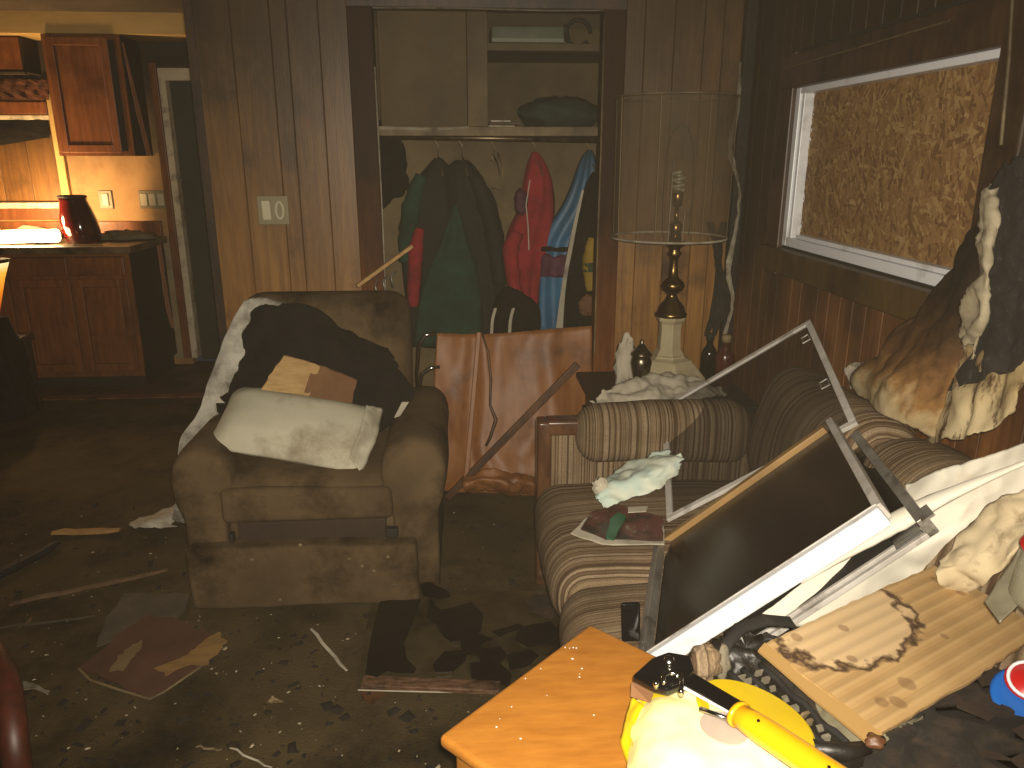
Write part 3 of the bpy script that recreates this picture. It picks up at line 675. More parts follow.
for a in (494, 512):
    mesh_obj('strap', patch([[PY(a, 308, 3.735), PY(a - 3, 320, 3.73), PY(a - 4, 334, 3.73)], [PY(a + 3, 308, 3.735), PY(a, 320, 3.73), PY(a - 1, 334, 3.73)]], 8, 3, .001), m_linen, t, solid=.002)
t = coat('red_jacket', 'crimson fleece jacket with a dark collar, in the middle of the rail', 535, [(532, 538, 152), (528, 545, 162), (524, 552, 180), (520, 555, 205), (508, 552, 232), (504, 546, 262), (508, 540, 285), (514, 538, 305)], m_crim, 6, 3.87)
mesh_obj('hood', crumple(PY(521, 202, 3.80), (.032, .03, .06), .25, 1.8, 8), m_maroon, t, smooth=True)
mesh_obj('sleeve', limb([(517, 232), (511, 250), (513, 275), (517, 300)], 3.80, [.03, .042, .036, .026], seed=8), m_crim, t, smooth=True)
mesh_obj('zip', tube([PY(530, 180, 3.79), PY(526, 205, 3.765), PY(528, 225, 3.76), PY(529, 250, 3.77)], .003, 6), m_linen, t)
mesh_obj('hem', garment(3.87, [(512, 540, 303), (512, 540, 310), (512, 538, 340)], .062, 7, .01, 6), m_black, t, smooth=True)
t = coat('blue_jacket', 'sky blue nylon jacket with a maroon band, right of the red one', 590, [(587, 592, 150), (580, 596, 160), (572, 597, 182), (562, 596, 205), (548, 590, 228), (541, 582, 250), (539, 576, 290), (538, 572, 332)], m_sky, 14, 3.86)
mesh_obj('band', garment(3.858, [(539.5, 580, 249), (538.5, 578, 262), (538.5, 576, 275)], .072, 7, .008, 14), m_maroon, t, smooth=True)
mesh_obj('band_edge', garment(3.857, [(539, 580, 245), (539, 580, 250)], .073, 7, .008, 14), m_black, t, smooth=True)
mesh_obj('lining', patch([[PY(582, 190, 3.76), PY(571, 235, 3.765), PY(562, 285, 3.765), PY(556, 328, 3.77)], [PY(584, 190, 3.76), PY(575, 235, 3.75), PY(566, 285, 3.75), PY(563, 328, 3.75)]], 20, 3, .002), m_linen, t, solid=.002)
t = coat('dark_striped_coat', 'black coat with gold and green sleeve patches, rightmost on the rail', 598, [(592, 598, 172), (584, 600, 190), (574, 604, 225), (566, 606, 265), (562, 606, 335)], m_black, 17, 3.80, .05)
mesh_obj('sleeve_patch', limb([(594, 238), (590, 262), (592, 290)], 3.745, [.03, .038, .03], seed=3), m_gold, t, smooth=True)
mesh_obj('sleeve_band', limb([(592, 262), (592, 271)], 3.742, [.042, .042], seed=3), mk('bottle_green', '#1a3a22', rough=.8), t, smooth=True)
mesh_obj('cuff', crumple(PY(588, 305, 3.74), (.045, .03, .05), .3, 1.8, 2), m_card, t, smooth=True)
one('hanging_black_cloth', patch([[PY(366, 122, 3.66), PY(384, 120, 3.66), PY(402, 124, 3.66)], [PY(367, 150, 3.66), PY(385, 155, 3.62), PY(405, 155, 3.66)], [PY(370, 176, 3.66), PY(388, 176, 3.64), PY(408, 190, 3.68)], [PY(372, 288, 3.66), PY(376, 230, 3.66), PY(384, 205, 3.68)]], 20, 26, .02, 10, 4, jag=.1), m_black,
    'scorched black cloth hanging inside the left edge of the closet', 'cloth', smooth=True, solid=.004)
hl = ['wire hanger holding the leftmost green coat', 'wire hanger holding the long black coat', 'empty wire hanger between the black and red coats', 'wire hanger holding the red jacket', 'wire hanger holding the blue jacket']
for l, px in zip(hl, (438, 462, 494, 535, 588)): hanger(px, 140)['label'] = l
one('loose_hanger', tube([PY(495, 150, 3.86), PY(491, 160, 3.86), PY(497, 164, 3.86), PY(498, 152, 3.86), PY(503, 170, 3.86), PY(501, 190, 3.86), PY(492, 188, 3.86)], .0022, 6), m_wire, 'bent wire hook dangling against the closet back', 'hanger', smooth=True)

# folding chair of chromed tube behind the recliner
t = thing('folding_chair', 'chrome tube folding chair behind the recliner', 'chair', (-.2, 3.42, 0))
cpt = [PY(419, 412, 3.36), PY(417, 372, 3.36), PY(419, 345, 3.36), PY(425, 335, 3.36), PY(436, 333, 3.36)]
mesh_obj('frame', tube([(cpt[0].x - .0, 3.36, .012)] + cpt, .009, 8), m_steel, t, smooth=True)
cp2 = [PY(424, 400, 3.38), PY(420, 384, 3.38), PY(422, 374, 3.38), PY(430, 368, 3.38), PY(440, 367, 3.38)]
mesh_obj('frame', tube([(cp2[0].x + .02, 3.4, .012)] + cp2, .009, 8), m_steel, t, smooth=True)
mesh_obj('leg', tube([PY(420, 385, 3.39), (PY(436, 440, 3.39).x, 3.39, .012)], .008, 8), m_steel, t, smooth=True)
for i, dx in enumerate((0, .02, .038)):
    mesh_obj('crossbar', tube([PY(377 + i * 8, 293 - 3 * i, 3.32), PY(375 + i * 8, 285 - 4 * i, 3.33), PY(378 + i * 9, 279 - 4 * i, 3.35)], .004, 8), m_alu, t, smooth=True)
one('wood_lath', beam(PY(357, 286, 3.22), PY(412, 246, 3.30), .022, .014), m_rawwood, 'pale wooden lath sticking out above the recliner back', 'lath', bevel=.002)

# melted brown vinyl panel and the stick across it
rows = [[PY(437, 333, 3.42), PY(470, 334, 3.44), PY(505, 333, 3.42), PY(550, 329, 3.43), PY(592, 326, 3.42)],
        [PY(434, 385, 3.38), PY(468, 387, 3.36), PY(505, 386, 3.38), PY(550, 385, 3.36), PY(592, 384, 3.40)],
        [PY(433, 440, 3.34), PY(466, 440, 3.30), PY(502, 440, 3.32), PY(548, 440, 3.30), PY(592, 440, 3.36)],
        [PY(434, 478, 3.31), PY(468, 470, 3.25), PY(504, 468, 3.26), PY(546, 468, 3.26), PY(592, 468, 3.32)],
        [PY(438, 490, 3.27), PY(464, 492, 3.24), PY(505, 494, 3.22), PY(546, 496, 3.22), PY(592, 490, 3.27)]]
t = thing('vinyl_door', 'heat-warped brown vinyl folding door standing in the closet opening', 'door', (.15, 3.32, 0))
mesh_obj('sheet', patch(rows, 70, 44, .008, 3.2, 6, fold=(0, 3.4, .008)), m_leath, t, smooth=True, solid=.006)
mesh_obj('fold_strip', beam(PY(479, 332, 3.395), PY(466, 480, 3.215), .022, .012, (0, 1, 0)), m_leath, t, bevel=.004)
mesh_obj('tear', tube([PY(482, 333, 3.40), PY(488, 352, 3.375), PY(491, 380, 3.345), PY(490, 405, 3.325), PY(496, 420, 3.30), PY(490, 438, 3.285), PY(486, 446, 3.28)], [.004, .006, .007, .006, .010, .008, .006], 7), m_stick, t, smooth=True)
mesh_obj('melted_roll', patch([[PY(462, 478, 3.22), PY(485, 470, 3.20), PY(515, 473, 3.20), PY(540, 478, 3.22)], [PY(464, 486, 3.17), PY(485, 480, 3.15), PY(515, 484, 3.15), PY(540, 486, 3.18)], [PY(466, 494, 3.2), PY(485, 492, 3.18), PY(515, 495, 3.18), PY(540, 494, 3.2)]], 30, 16, .02, 9, 8), m_leath, t, smooth=True, solid=.004)
one('wooden_stick', beam(PZ(447, 498, .012), PY(578, 364, 3.27), .032, .02, (0, 1, 0)), m_stick, 'dark wooden stick leaning across the warped brown vinyl door', 'stick', bevel=.003)

# ================================================================== recliner
t = thing('recliner', 'bulky brown velour recliner blackened by soot', 'armchair', (-.53, 2.8, 0))
def roll_arm(x0, x1, y0, y1, ztop, s):
    """padded arm with a rolled, overhanging top"""
    xm = (x0 + x1) / 2; wd = (x1 - x0)
    prof = [(-.36, .03), (-.37, .2), (-.36, .34), (-.44, .40), (-.52, .46), (-.54, .52), (-.47, .585), (-.28, .62), (0, .635), (.28, .62), (.47, .585), (.54, .52), (.52, .46), (.44, .40), (.36, .34), (.37, .2), (.36, .03)]
    ys = [y0 + .0, y0 + .012, y0 + .035, y0 + .08] + [y0 + .08 + (y1 - y0 - .08) * i / 8 for i in range(1, 9)]
    sh = [.90, .96, .995, 1.0] + [1.0] * 8; V = []; Fc = []; n = len(prof)
    for y, k in zip(ys, sh):
        for a, z in prof:
            zz = .3 + (z - .3) * k; dz = (ztop - .635) - .03 * max(0, (y - y0)) * 0
            dn = .012 * noise.noise(Vector((a * 3, y * 6, z * 6 + s)))
            V.append(Vector((xm + a * wd * k + dn, y, zz + (dz if z > .38 else 0) + dn)))
    for i in range(len(ys) - 1):
        for k in range(n - 1): Fc.append((i * n + k, (i + 1) * n + k, (i + 1) * n + k + 1, i * n + k + 1))
    Fc.append(tuple(range(n))); Fc.append(tuple((len(ys) - 1) * n + k for k in range(n))[::-1])
    return V, Fc
wob = lambda amp, fr, sd: (lambda v, u: v + Vector((noise.noise(v * fr + Vector((sd, 0, 0))), noise.noise(v * fr + Vector((0, sd, 9))), noise.noise(v * fr + Vector((5, 5, sd))))) * amp)
mesh_obj('base', rbox((-.53, 2.80, .16), (.62, .66, .26), .03, 2), m_recl, t, smooth=True)
mesh_obj('arm', roll_arm(-.965, -.775, 2.42, 3.12, .585, 1), m_recl, t, smooth=True, subsurf=1)
mesh_obj('arm', roll_arm(-.27, -.055, 2.42, 3.12, .60, 4), m_recl, t, smooth=True, subsurf=1)
mesh_obj('seat', rbox((-.525, 2.74, .375), (.60, .66, .17), .075, 4, f=lambda v, u: v + Vector((0, 0, .018 * (1 - u.x ** 2) * (1 - u.y ** 2) + .008 * noise.noise(v * 9)))), m_recl, t, smooth=True)
mesh_obj('front_band', rbox((-.525, 2.425, .375), (.57, .05, .12), .022, 3, f=wob(.008, 6, 2)), m_recl, t, smooth=True)
mesh_obj('slot_board', rbox((-.515, 2.445, .268), (.50, .03, .075), .006, 1), mk('slot_board_brown', '#2c2118', '#3a2c1f', 6, rough=.9), t)
mesh_obj('footrest', rbox((-.545, 2.415, .122), (.77, .09, .235), .018, 5, f=wob(.012, 4, 7)), m_recl, t, smooth=True)
mesh_obj('hinge', rbox((-.245, 2.415, .262), (.045, .03, .035), .006, 0), m_char, t)
mesh_obj('hinge', rbox((-.785, 2.425, .250), (.015, .03, .045), .005, 0), m_char, t)
tilt = Matrix.Rotation(math.radians(-9), 3, 'X')
mesh_obj('backrest', rbox((-.525, 3.09, .66), (.66, .20, .64), .09, 5, f=lambda v, u: v + Vector((-.012 * u.z * (1 if u.x < 0 else 0), -.02 * (1 - u.x ** 2) * (1 - u.z ** 2) + .008 * noise.noise(v * 7), 0)), rot=tilt), m_recl, t, smooth=True)
t['label'] = 'bulky brown velour recliner blackened by soot, front left of the closet'

# grey-backed sheet, slumping over the chair's left side to the floor
one('grey_sheet', patch([[PY(244, 300, 3.00), PY(262, 297, 3.03), PY(290, 303, 3.02)],
                         [PY(228, 330, 2.93), PY(240, 332, 2.92), PY(262, 335, 2.94)],
                         [PY(211, 372, 2.86), PY(220, 375, 2.84), PY(236, 380, 2.86)],
                         [PY(198, 412, 2.80), PY(206, 414, 2.80), PY(216, 418, 2.80)],
                         [PY(180, 440, 2.80), PY(188, 440, 2.82), PY(196, 442, 2.84)],
                         [PY(178, 475, 2.82), PY(184, 475, 2.86), PY(190, 478, 2.90)],
                         [PY(176, 500, 2.90), PY(182, 500, 2.93), PY(190, 505, 2.95)],
                         [PZ(172, 520, .03), PZ(184, 524, .03), PZ(199, 520, .03)]], 20, 70, .008, 6, 3, jag=.015), m_greysheet,
    'grey-backed sheet hanging down the left side of the recliner', 'sheet', smooth=True, solid=.003)
one('sheet_corner', patch([[PZ(199, 516, .05), PZ(186, 505, .06), PZ(178, 500, .05)], [PZ(190, 518, .02), PZ(170, 515, .05), PZ(160, 512, .03)], [PZ(172, 524, .02), PZ(150, 522, .04), PZ(130, 523, .01)], [PZ(178, 527, .01), PZ(155, 528, .02), PZ(134, 528, .01)]], 20, 24, .012, 12, 5, jag=.08), m_linen,
    'dirty white cloth corner on the carpet left of the recliner', 'cloth', smooth=True, solid=.003)
# black cloth over the backrest
one('black_blanket', patch([[PY(240, 318, 2.98), PY(272, 303, 2.99), PY(310, 306, 2.985), PY(345, 328, 2.97), PY(388, 350, 2.96)],
                            [PY(226, 342, 2.93), PY(265, 335, 2.91), PY(310, 338, 2.90), PY(350, 352, 2.90), PY(400, 370, 2.90)],
                            [PY(218, 372, 2.88), PY(258, 372, 2.85), PY(310, 374, 2.84), PY(360, 378, 2.84), PY(412, 386, 2.84)],
                            [PY(216, 398, 2.82), PY(255, 402, 2.78), PY(312, 404, 2.76), PY(365, 408, 2.77), PY(412, 406, 2.80)],
                            [PY(218, 418, 2.76), PY(252, 425, 2.68), PY(315, 430, 2.66), PY(372, 432, 2.68), PY(392, 425, 2.74)]], 44, 40, .018, 6, 11, jag=.05), m_black,
    'crumpled black blanket thrown over the recliner back', 'blanket', smooth=True, solid=.005)
one('white_tag', patch([[PY(402, 402, 2.74), PY(409, 402, 2.75)], [PY(394, 418, 2.70), PY(400, 416, 2.72)]], 5, 6, .002), m_linen, 'scrap of white cloth between pillow and right arm of the recliner', 'cloth', solid=.002)
one('white_scrap', patch([[PY(217, 396, 2.76), PY(221, 399, 2.76)], [PY(216, 403, 2.75), PY(225, 403, 2.75)]], 5, 6, .002), m_linen, 'tiny white scrap on the left edge of the black blanket', 'scrap', solid=.002)
# pillow
cp = (PY(215, 432, 2.60) + PY(228, 396, 2.72) + PY(381, 412, 2.72) + PY(362, 474, 2.50)) / 4
pu = (PY(375, 440, 2.61) - PY(222, 414, 2.66)); pu_l = pu.length; pu.normalize(); pv = (PY(300, 400, 2.76) - PY(290, 466, 2.50)); pv_l = pv.length; pv = (pv - pu * pv.dot(pu)).normalized(); pn = pu.cross(pv)
Rm = Matrix((pu, pv, pn)).transposed()
def pil(v, u):
    e = max(0, 1 - abs(u.x) ** 2.6) ** .5 * max(0, 1 - abs(u.y) ** 2.6) ** .5; c_ = (u.x * u.y) ** 2
    q = v * 8
    return Vector((v.x * (1 - .07 * (u.y ** 2) * 0 + .03 * c_), v.y * (1 + .05 * c_) , v.z * (.16 + .95 * e) + .006 * (ridge(q) - .5)))
t = thing('pillow', 'grimy off-white pillow slumped on the recliner seat', 'pillow', tuple(cp - Vector((0, 0, .06))))
mesh_obj('case', rbox(tuple(cp), (pu_l * .97, .29, .14), .065, 10, f=pil, rot=Rm), m_pillow, t, smooth=True)
mesh_obj('open_end', patch([[cp + pu * pu_l * .40 + pv * .125 + pn * .045, cp + pu * pu_l * .42 + pn * .068, cp + pu * pu_l * .40 - pv * .125 + pn * .045], [cp + pu * pu_l * .50 + pv * .155 + pn * .0, cp + pu * pu_l * .52 + pn * .02, cp + pu * pu_l * .49 - pv * .15 + pn * .0]], 30, 6, .006, 10, 3, jag=.05), m_pillow, t, smooth=True, solid=.003)
# torn cardboard on the pillow
t = thing('torn_cardboard', 'half-peeled cardboard piece propped on the recliner pillow', 'cardboard', tuple(PY(310, 400, 2.72)))
co = [PY(285, 356, 2.80), PY(320, 366, 2.80), PY(357, 381, 2.80), PY(350, 409, 2.72), PY(300, 406, 2.72), PY(261, 392, 2.71), PY(272, 372, 2.76)]
mesh_obj('sheet', slab(ragged(co, .003, .02, 3), (0, .008, .003)), m_card, t)
co2 = [PY(284, 355.5, 2.796), PY(321, 366, 2.795), PY(312, 385, 2.77), PY(308, 403, 2.715), PY(298, 401, 2.72), PY(261, 391, 2.706), PY(272, 371, 2.755)]
mesh_obj('peeled_ply', slab(ragged(co2, .004, .02, 5), (0, -.003, -.001)), m_cardtan, t)

# ================================================================== end table corner
t = thing('end_table', 'small black end table in the corner under the brass lamp', 'table', (.86, 3.10, 0))
mesh_obj('top', rbox((.86, 3.10, .535), (.66, .56, .03), .008, 1), m_endtab, t)
mesh_obj('apron', box((.57, 2.86, .40), (1.15, 3.34, .519)), m_endtab, t, bevel=.004)
for x in (.58, 1.14):
    for y in (2.87, 3.33): mesh_obj('leg', beam((x, y, 0), (x, y, .40), .045, .045, (0, 1, 0)), m_endtab, t, bevel=.004)
LX, LY = .893, 3.15; lz = .551
t = thing('table_lamp', 'tall brass and cream table lamp with a burnt-out shade', 'lamp', (LX, LY, lz))
mesh_obj('foot', lathe((LX, LY, lz), [(.155, 0), (.165, .008), (.165, .045), (.10, .115), (.072, .125), (.070, .135)], 6), m_cream, t, bevel=.004)
mesh_obj('column', lathe((LX, LY, lz), [(.068, .136), (.052, .16), (.048, .24), (.050, .27), (.062, .285), (.064, .30)], 6), m_cream, t, bevel=.003)
mesh_obj('turned_stem', lathe((LX, LY, lz + .30), [(.066, 0), (.068, .012), (.060, .02), (.052, .045), (.030, .07), (.022, .085), (.020, .095), (.045, .115), (.052, .13), (.045, .145), (.022, .165), (.018, .20), (.017, .235), (.022, .25), (.032, .262), (.022, .275), (.024, .285), (.045, .30), (.048, .307), (.028, .314), (.026, .33)], 28), m_brass, t, smooth=True)
mesh_obj('socket', lathe((LX, LY, lz + .631), [(.022, 0), (.024, .05), (.016, .06), (.008, .065), (.008, .12), (.02, .125), (.022, .17), (.02, .175)], 16), m_brass, t, smooth=True)
sp = [(LX + .024 * math.cos(a), LY + .024 * math.sin(a), lz + .815 + .0042 * a) for a in [i * .5 for i in range(36)]]
mesh_obj('bulb', tube(sp, .008, 6), m_bulb, t, smooth=True)
hp = [(LX - .055, LY, lz + .63), (LX - .06, LY, lz + .8), (LX - .055, LY, lz + .98), (LX - .03, LY, lz + 1.05), (LX, LY, lz + 1.07), (LX + .03, LY, lz + 1.05), (LX + .055, LY, lz + .98), (LX + .06, LY, lz + .8), (LX + .055, LY, lz + .63)]
mesh_obj('harp', tube(hp, .0012, 6), m_char, t, smooth=True)
sh = mesh_obj('shade', lathe((LX - .03, LY, 1.18), [(.232, 0), (.234, .27), (.238, .54)], 48, cap=False), m_film, t, smooth=True)
for z, r_, mm in ((1.18, .233, .005), (1.72, .239, .0035)):
    mesh_obj('shade_ring', tube([(LX - .03 + r_ * math.cos(a), LY + r_ * math.sin(a), z) for a in [i * math.pi / 20 for i in range(40)]], mm, 6, True), m_torn if z < 1.5 else m_tan, sh, smooth=True)
for i in range(8):
    a = i * math.pi / 4 + .3
    mesh_obj('shade_rib', tube([(LX - .03 + .233 * math.cos(a), LY + .233 * math.sin(a), 1.18), (LX - .03 + .238 * math.cos(a), LY + .238 * math.sin(a), 1.72)], .0011, 5), m_wire, sh)
for x, z1 in ((-.055, 1.48), (.0, 1.30)):
    mesh_obj('pull_wire', tube([(LX + x - .03, LY - .20, 1.185), (LX + x - .025, LY - .20, z1)], .0018, 5), m_torn, sh)
p = PY(640, 384, 2.96)
t = thing('pewter_urn', 'small tarnished metal lidded urn at the front of the end table', 'urn', (p.x, 2.96, .552))
mesh_obj('body', lathe((p.x, 2.96, .60), [(.03, 0), (.022, .012), (.03, .035), (.040, .075), (.044, .10), (.040, .12), (.034, .13)], 20), m_pewter, t, smooth=True)
mesh_obj('lid', lathe((p.x, 2.96, .731), [(.044, 0), (.044, .008), (.03, .022), (.012, .045), (.006, .05), (.009, .058), (.003, .066)], 20), m_pewter, t, smooth=True)
one('crumpled_tissue', crumple((p.x - .045, 3.03, .66), (.045, .03, .12), .4, 2, 6), m_linen, 'crumpled pale tissue behind the metal urn', 'tissue', smooth=True)
for i, (px, y, h, r_, mm, cap, lab) in enumerate(((708, 3.16, .21, .034, m_phone, m_char, 'black bottle right of the brass lamp'), (724, 3.08, .22, .040, mk('reddish_glass', '#3a1410', '#521c14', 8, rough=.25, coat=.4), m_tan, 'dark red bottle with a tan cap at the right end of the table'))):
    x = PY(px, 370, y).x
    t = thing('bottle', lab, 'bottle', (x, y, .552), 'bottles on the end table')
    mesh_obj('body', lathe((x, y, .552), [(r_, 0), (r_, h * .62), (r_ * .85, h * .7), (r_ * .42, h * .8), (r_ * .40, h * .9)], 20), mm, t, smooth=True)
    mesh_obj('cap', lathe((x, y, .552 + h * .9), [(r_ * .5, .001), (r_ * .5, h * .12), (r_ * .35, h * .15)], 16), cap, t, smooth=True)
one('crumpled_cloth', patch([[PY(668, 375, 3.02), PY(690, 378, 3.00), PY(712, 382, 2.98), PY(728, 392, 2.94)], [PY(628, 378, 2.92), PY(655, 376, 2.90), PY(690, 386, 2.88), PY(715, 396, 2.86)],
                            [PY(606, 388, 2.86), PY(640, 392, 2.80), PY(668, 398, 2.78), PY(695, 404, 2.78)], [PY(590, 403, 2.83), PY(622, 407, 2.77), PY(655, 408, 2.74), PY(680, 410, 2.74)]], 50, 34, .028, 9, 13, jag=.12), m_linen,
    'heap of crumpled grimy white cloth on the front of the end table', 'cloth', smooth=True, solid=.003)

# ================================================================== sofa
SX = .27
t = thing('sofa', 'loveseat in brown striped upholstery with a varnished wood arm frame', 'sofa', (.75, 1.85, 0))
mesh_obj('arm_post', rbox((.285, 2.50, .315), (.05, .075, .63), .012, 1), m_sofawood, t, smooth=True)
mesh_obj('arm_rail', rbox((.60, 2.50, .605), (.62, .075, .055), .012, 2), m_sofawood, t, smooth=True)
mesh_obj('arm_panel', box((.312, 2.49, .06), (1.22, 2.53, .577)), m_fab_x, t, bevel=.006)
mesh_obj('arm_pad', rbox((.70, 2.475, .585), (.60, .17, .21), .075, 4, f=wob(.012, 5, 3)), m_fab_x, t, smooth=True)
mesh_obj('base', rbox((.74, 1.745, .16), (.86, 1.45, .24), .04, 4, f=wob(.008, 4, 4)), m_fab_y, t, smooth=True)
def seat(y0, y1, sd):
    return rbox((.64, (y0 + y1) / 2, .330), (.78, y1 - y0, .20), .085, 6, f=lambda v, u: v + Vector((-.018 * (1 - u.y ** 2) if u.x < 0 else 0, 0, .022 * (1 - u.x ** 2) * (1 - u.y ** 2))) + Vector((0, 0, 1)) * .008 * noise.noise(v * 7 + Vector((sd, 0, 0))))
mesh_obj('seat_cushion', seat(1.81, 2.455, 1), m_fab_y, t, smooth=True)
mesh_obj('seat_cushion', seat(1.15, 1.805, 5), m_fab_y, t, smooth=True)
bt = Matrix.Rotation(math.radians(10), 3, 'Y')
for y0, y1, sd in ((1.80, 2.44, 2), (1.14, 1.79, 6)):
    mesh_obj('back_cushion', rbox((1.10, (y0 + y1) / 2, .63), (.24, y1 - y0, .42), .105, 6, f=lambda v, u: v + Vector((-.03 * (1 - u.y ** 2) * (1 - u.z ** 2), 0, 0)) + Vector((1, 0, 1)) * .014 * noise.noise(v * 6 + Vector((sd, 0, 0))), rot=bt), m_fab_y2, t, smooth=True)
mesh_obj('back_frame', rbox((1.235, 1.81, .40), (.09, 1.40, .68), .03, 2), m_fab_y2, t, smooth=True)
mesh_obj('near_arm', rbox((.74, 1.05, .31), (.84, .16, .50), .07, 3, f=wob(.012, 5, 9)), m_burnbrown, t, smooth=True)
for x in (.36, 1.1):
    for y in (1.1, 2.45): mesh_obj('leg', beam((x, y, 0), (x, y, .05), .05, .05, (0, 1, 0)), m_redwood, t)

# magazines, tissue and phone on the seat
sz = .468
def at_seat(px, py, z=sz): return PZ(px, py, z)
one('magazine', slab(ragged([at_seat(572, 534, .462), at_seat(600, 545, .458), at_seat(664, 545, .466), at_seat(664, 520, .47), at_seat(612, 510, .47), at_seat(583, 520, .466)], .004, .03, 2), (0, 0, .004)), m_linen,
    'curled pale magazine page under the others on the sofa seat', 'magazine')
one('magazine', slab(ragged([at_seat(580, 530, .474), at_seat(606, 540, .472), at_seat(662, 541, .476), at_seat(664, 518, .48), at_seat(618, 506, .48), at_seat(590, 514, .476)], .005, .03, 4), (0, 0, .005)),
    mk('magazine_print', '#2a2420', '#5d3a34', 14, lo=.42, hi=.56, rough=.4, dirt=('#8a8274', 11, .6, .68)), 'dark burnt magazine with reddish print on the sofa seat', 'magazine', group='magazines on the sofa')
one('green_packet', slab(ragged([at_seat(606, 539, .487), at_seat(614, 541, .487), at_seat(626, 518, .49), at_seat(618, 514, .49), at_seat(610, 520, .49)], .003, .02, 4), (0, 0, .006)), mk('green_print', '#1d4a36', '#2c6a4c', 9, rough=.4), 'dark green packet lying on the burnt magazine', 'packet')
one('paper_strip', slab([at_seat(628, 508, .492), at_seat(648, 507, .492), at_seat(646, 512, .492), at_seat(628, 513, .492)], (0, 0, .003)), m_linen, 'white paper strip under the crumpled paper towel', 'paper')
tis = patch([[PX(0, 0, 1)] * 2] * 2, 1, 1) if False else None
one('paper_towel', patch([[PY(594, 490, 2.12), PY(603, 478, 2.16), PY(622, 466, 2.20), PY(645, 456, 2.20), PY(668, 450, 2.18)],
                          [PY(596, 498, 2.05), PY(606, 490, 2.06), PY(628, 480, 2.06), PY(652, 470, 2.06), PY(684, 458, 2.10)],
                          [PY(604, 508, 2.05), PY(612, 506, 2.04), PY(632, 498, 2.03), PY(658, 490, 2.03), PY(676, 474, 2.08)]], 44, 26, .013, 10, 3, jag=.10),
    mk('stained_towel', '#b4c6bc', '#d2d4c0', 9, lo=.4, hi=.6, rough=.8, dirt=('#7d9aa6', 8, .55, .75)), 'crumpled blue and green stained paper towel on the sofa seat', 'paper towel', smooth=True, solid=.003)
one('towel_wad', crumple(PY(601, 487, 2.08), (.025, .02, .025), .4, 2, 3), m_linen, 'small white wad of paper beside the crumpled towel', 'paper', smooth=True)
fc = PZ(630, 638, .47) + Vector((0, 0, .042))
one('phone', rbox(tuple(fc), (.042, .012, .088), .0058, 2, rot=Matrix.Rotation(math.radians(-14), 3, 'X')), m_phone, 'black glossy phone standing against the left edge of the dark window sash', 'phone', smooth=True)

# ------------------------------------------------------------------ window frames dumped on the sofa
def V3(*a): return Vector(a)
def frame(tl, tr, br, bl):
    u = (tr - tl); v = (bl - tl); W_ = u.length; Hh = v.length; u.normalize(); v = (v - u * u.dot(v)).normalized(); n = v.cross(u).normalized()
    if n.z < 0: n = -n
    return tl, u, v, n, W_, Hh
def bar(fr, u0, u1, v0, v1, n0, n1):
    o, u, v, n, W_, Hh = fr
    return obox(o + u * (u0 + u1) / 2 + v * (v0 + v1) / 2 + n * (n0 + n1) / 2, u * (u1 - u0) / 2, v * (v1 - v0) / 2, n * (n1 - n0) / 2)
# aluminium-framed insect screen
fr = frame(V3(.739, 2.631, .614), V3(1.176, 2.451, .969), V3(1.037, 1.83, .825), V3(.60, 2.01, .47)); W_, Hh = fr[4], fr[5]
t = thing('insect_screen_frame', 'window screen in a thin white aluminium frame leaning on the sofa back', 'window screen', tuple(fr[0]))
k = .020
for nm, a in (('top_rail', (0, W_, 0, k)), ('bottom_rail', (0, W_, Hh - k, Hh)), ('side_rail', (0, k, k, Hh - k)), ('side_rail', (W_ - k, W_, k, Hh - k))):
    mesh_obj(nm, bar(fr, *a, 0, .012), m_aluw, t, bevel=.002)
mesh_obj('mesh', bar(fr, k, W_ - k, k, Hh - k, .004, .0045), m_screen, t)
o_, u_, v_, n_ = fr[:4]
for vv in (.10, .40):
    c_ = o_ + u_ * (W_ - k - .018) + v_ * (vv * Hh / .65) + n_ * .008
    mesh_obj('latch', tube([c_ + u_ * a + v_ * b for a, b in ((-.012, -.018), (.012, -.018), (.012, .018), (-.012, .018))], .0025, 6, True), m_alu, t)
# outer aluminium channel frame behind
fr = frame(V3(.666, 2.027, .413), V3(1.066, 1.938, .803), V3(.878, 1.279, .845), V3(.479, 1.369, .455)); W_, Hh = fr[4], fr[5]
t = thing('window_channel_frame', 'deep grey metal window frame lying under the dark sash', 'window frame', tuple(fr[0]))
for nm, a in (('bottom_rail', (0, W_, Hh - .012, Hh)), ('bottom_flange', (0, W_, Hh - .04, Hh - .03)), ('side_rail', (W_ - .022, W_, 0, Hh)), ('side_flange', (W_ - .085, W_ - .024, 0, Hh - .02))):
    q = (-.045, -.004) if nm == 'side_rail' else ((-.045, -.034) if 'rail' in nm else (-.045, -.036))
    mesh_obj(nm, bar(fr, *a, *q), m_alu if nm == 'side_rail' else (m_blksteel if nm == 'side_flange' else m_aluw), t, bevel=.0015)
mesh_obj('corner_tab', bar(fr, W_ - .012, W_ + .014, Hh - .03, Hh + .018, -.004, .0), m_alu, t)
mesh_obj('backing', bar(fr, .02, W_ - .03, .0, Hh - .02, -.049, -.046), m_char, t)
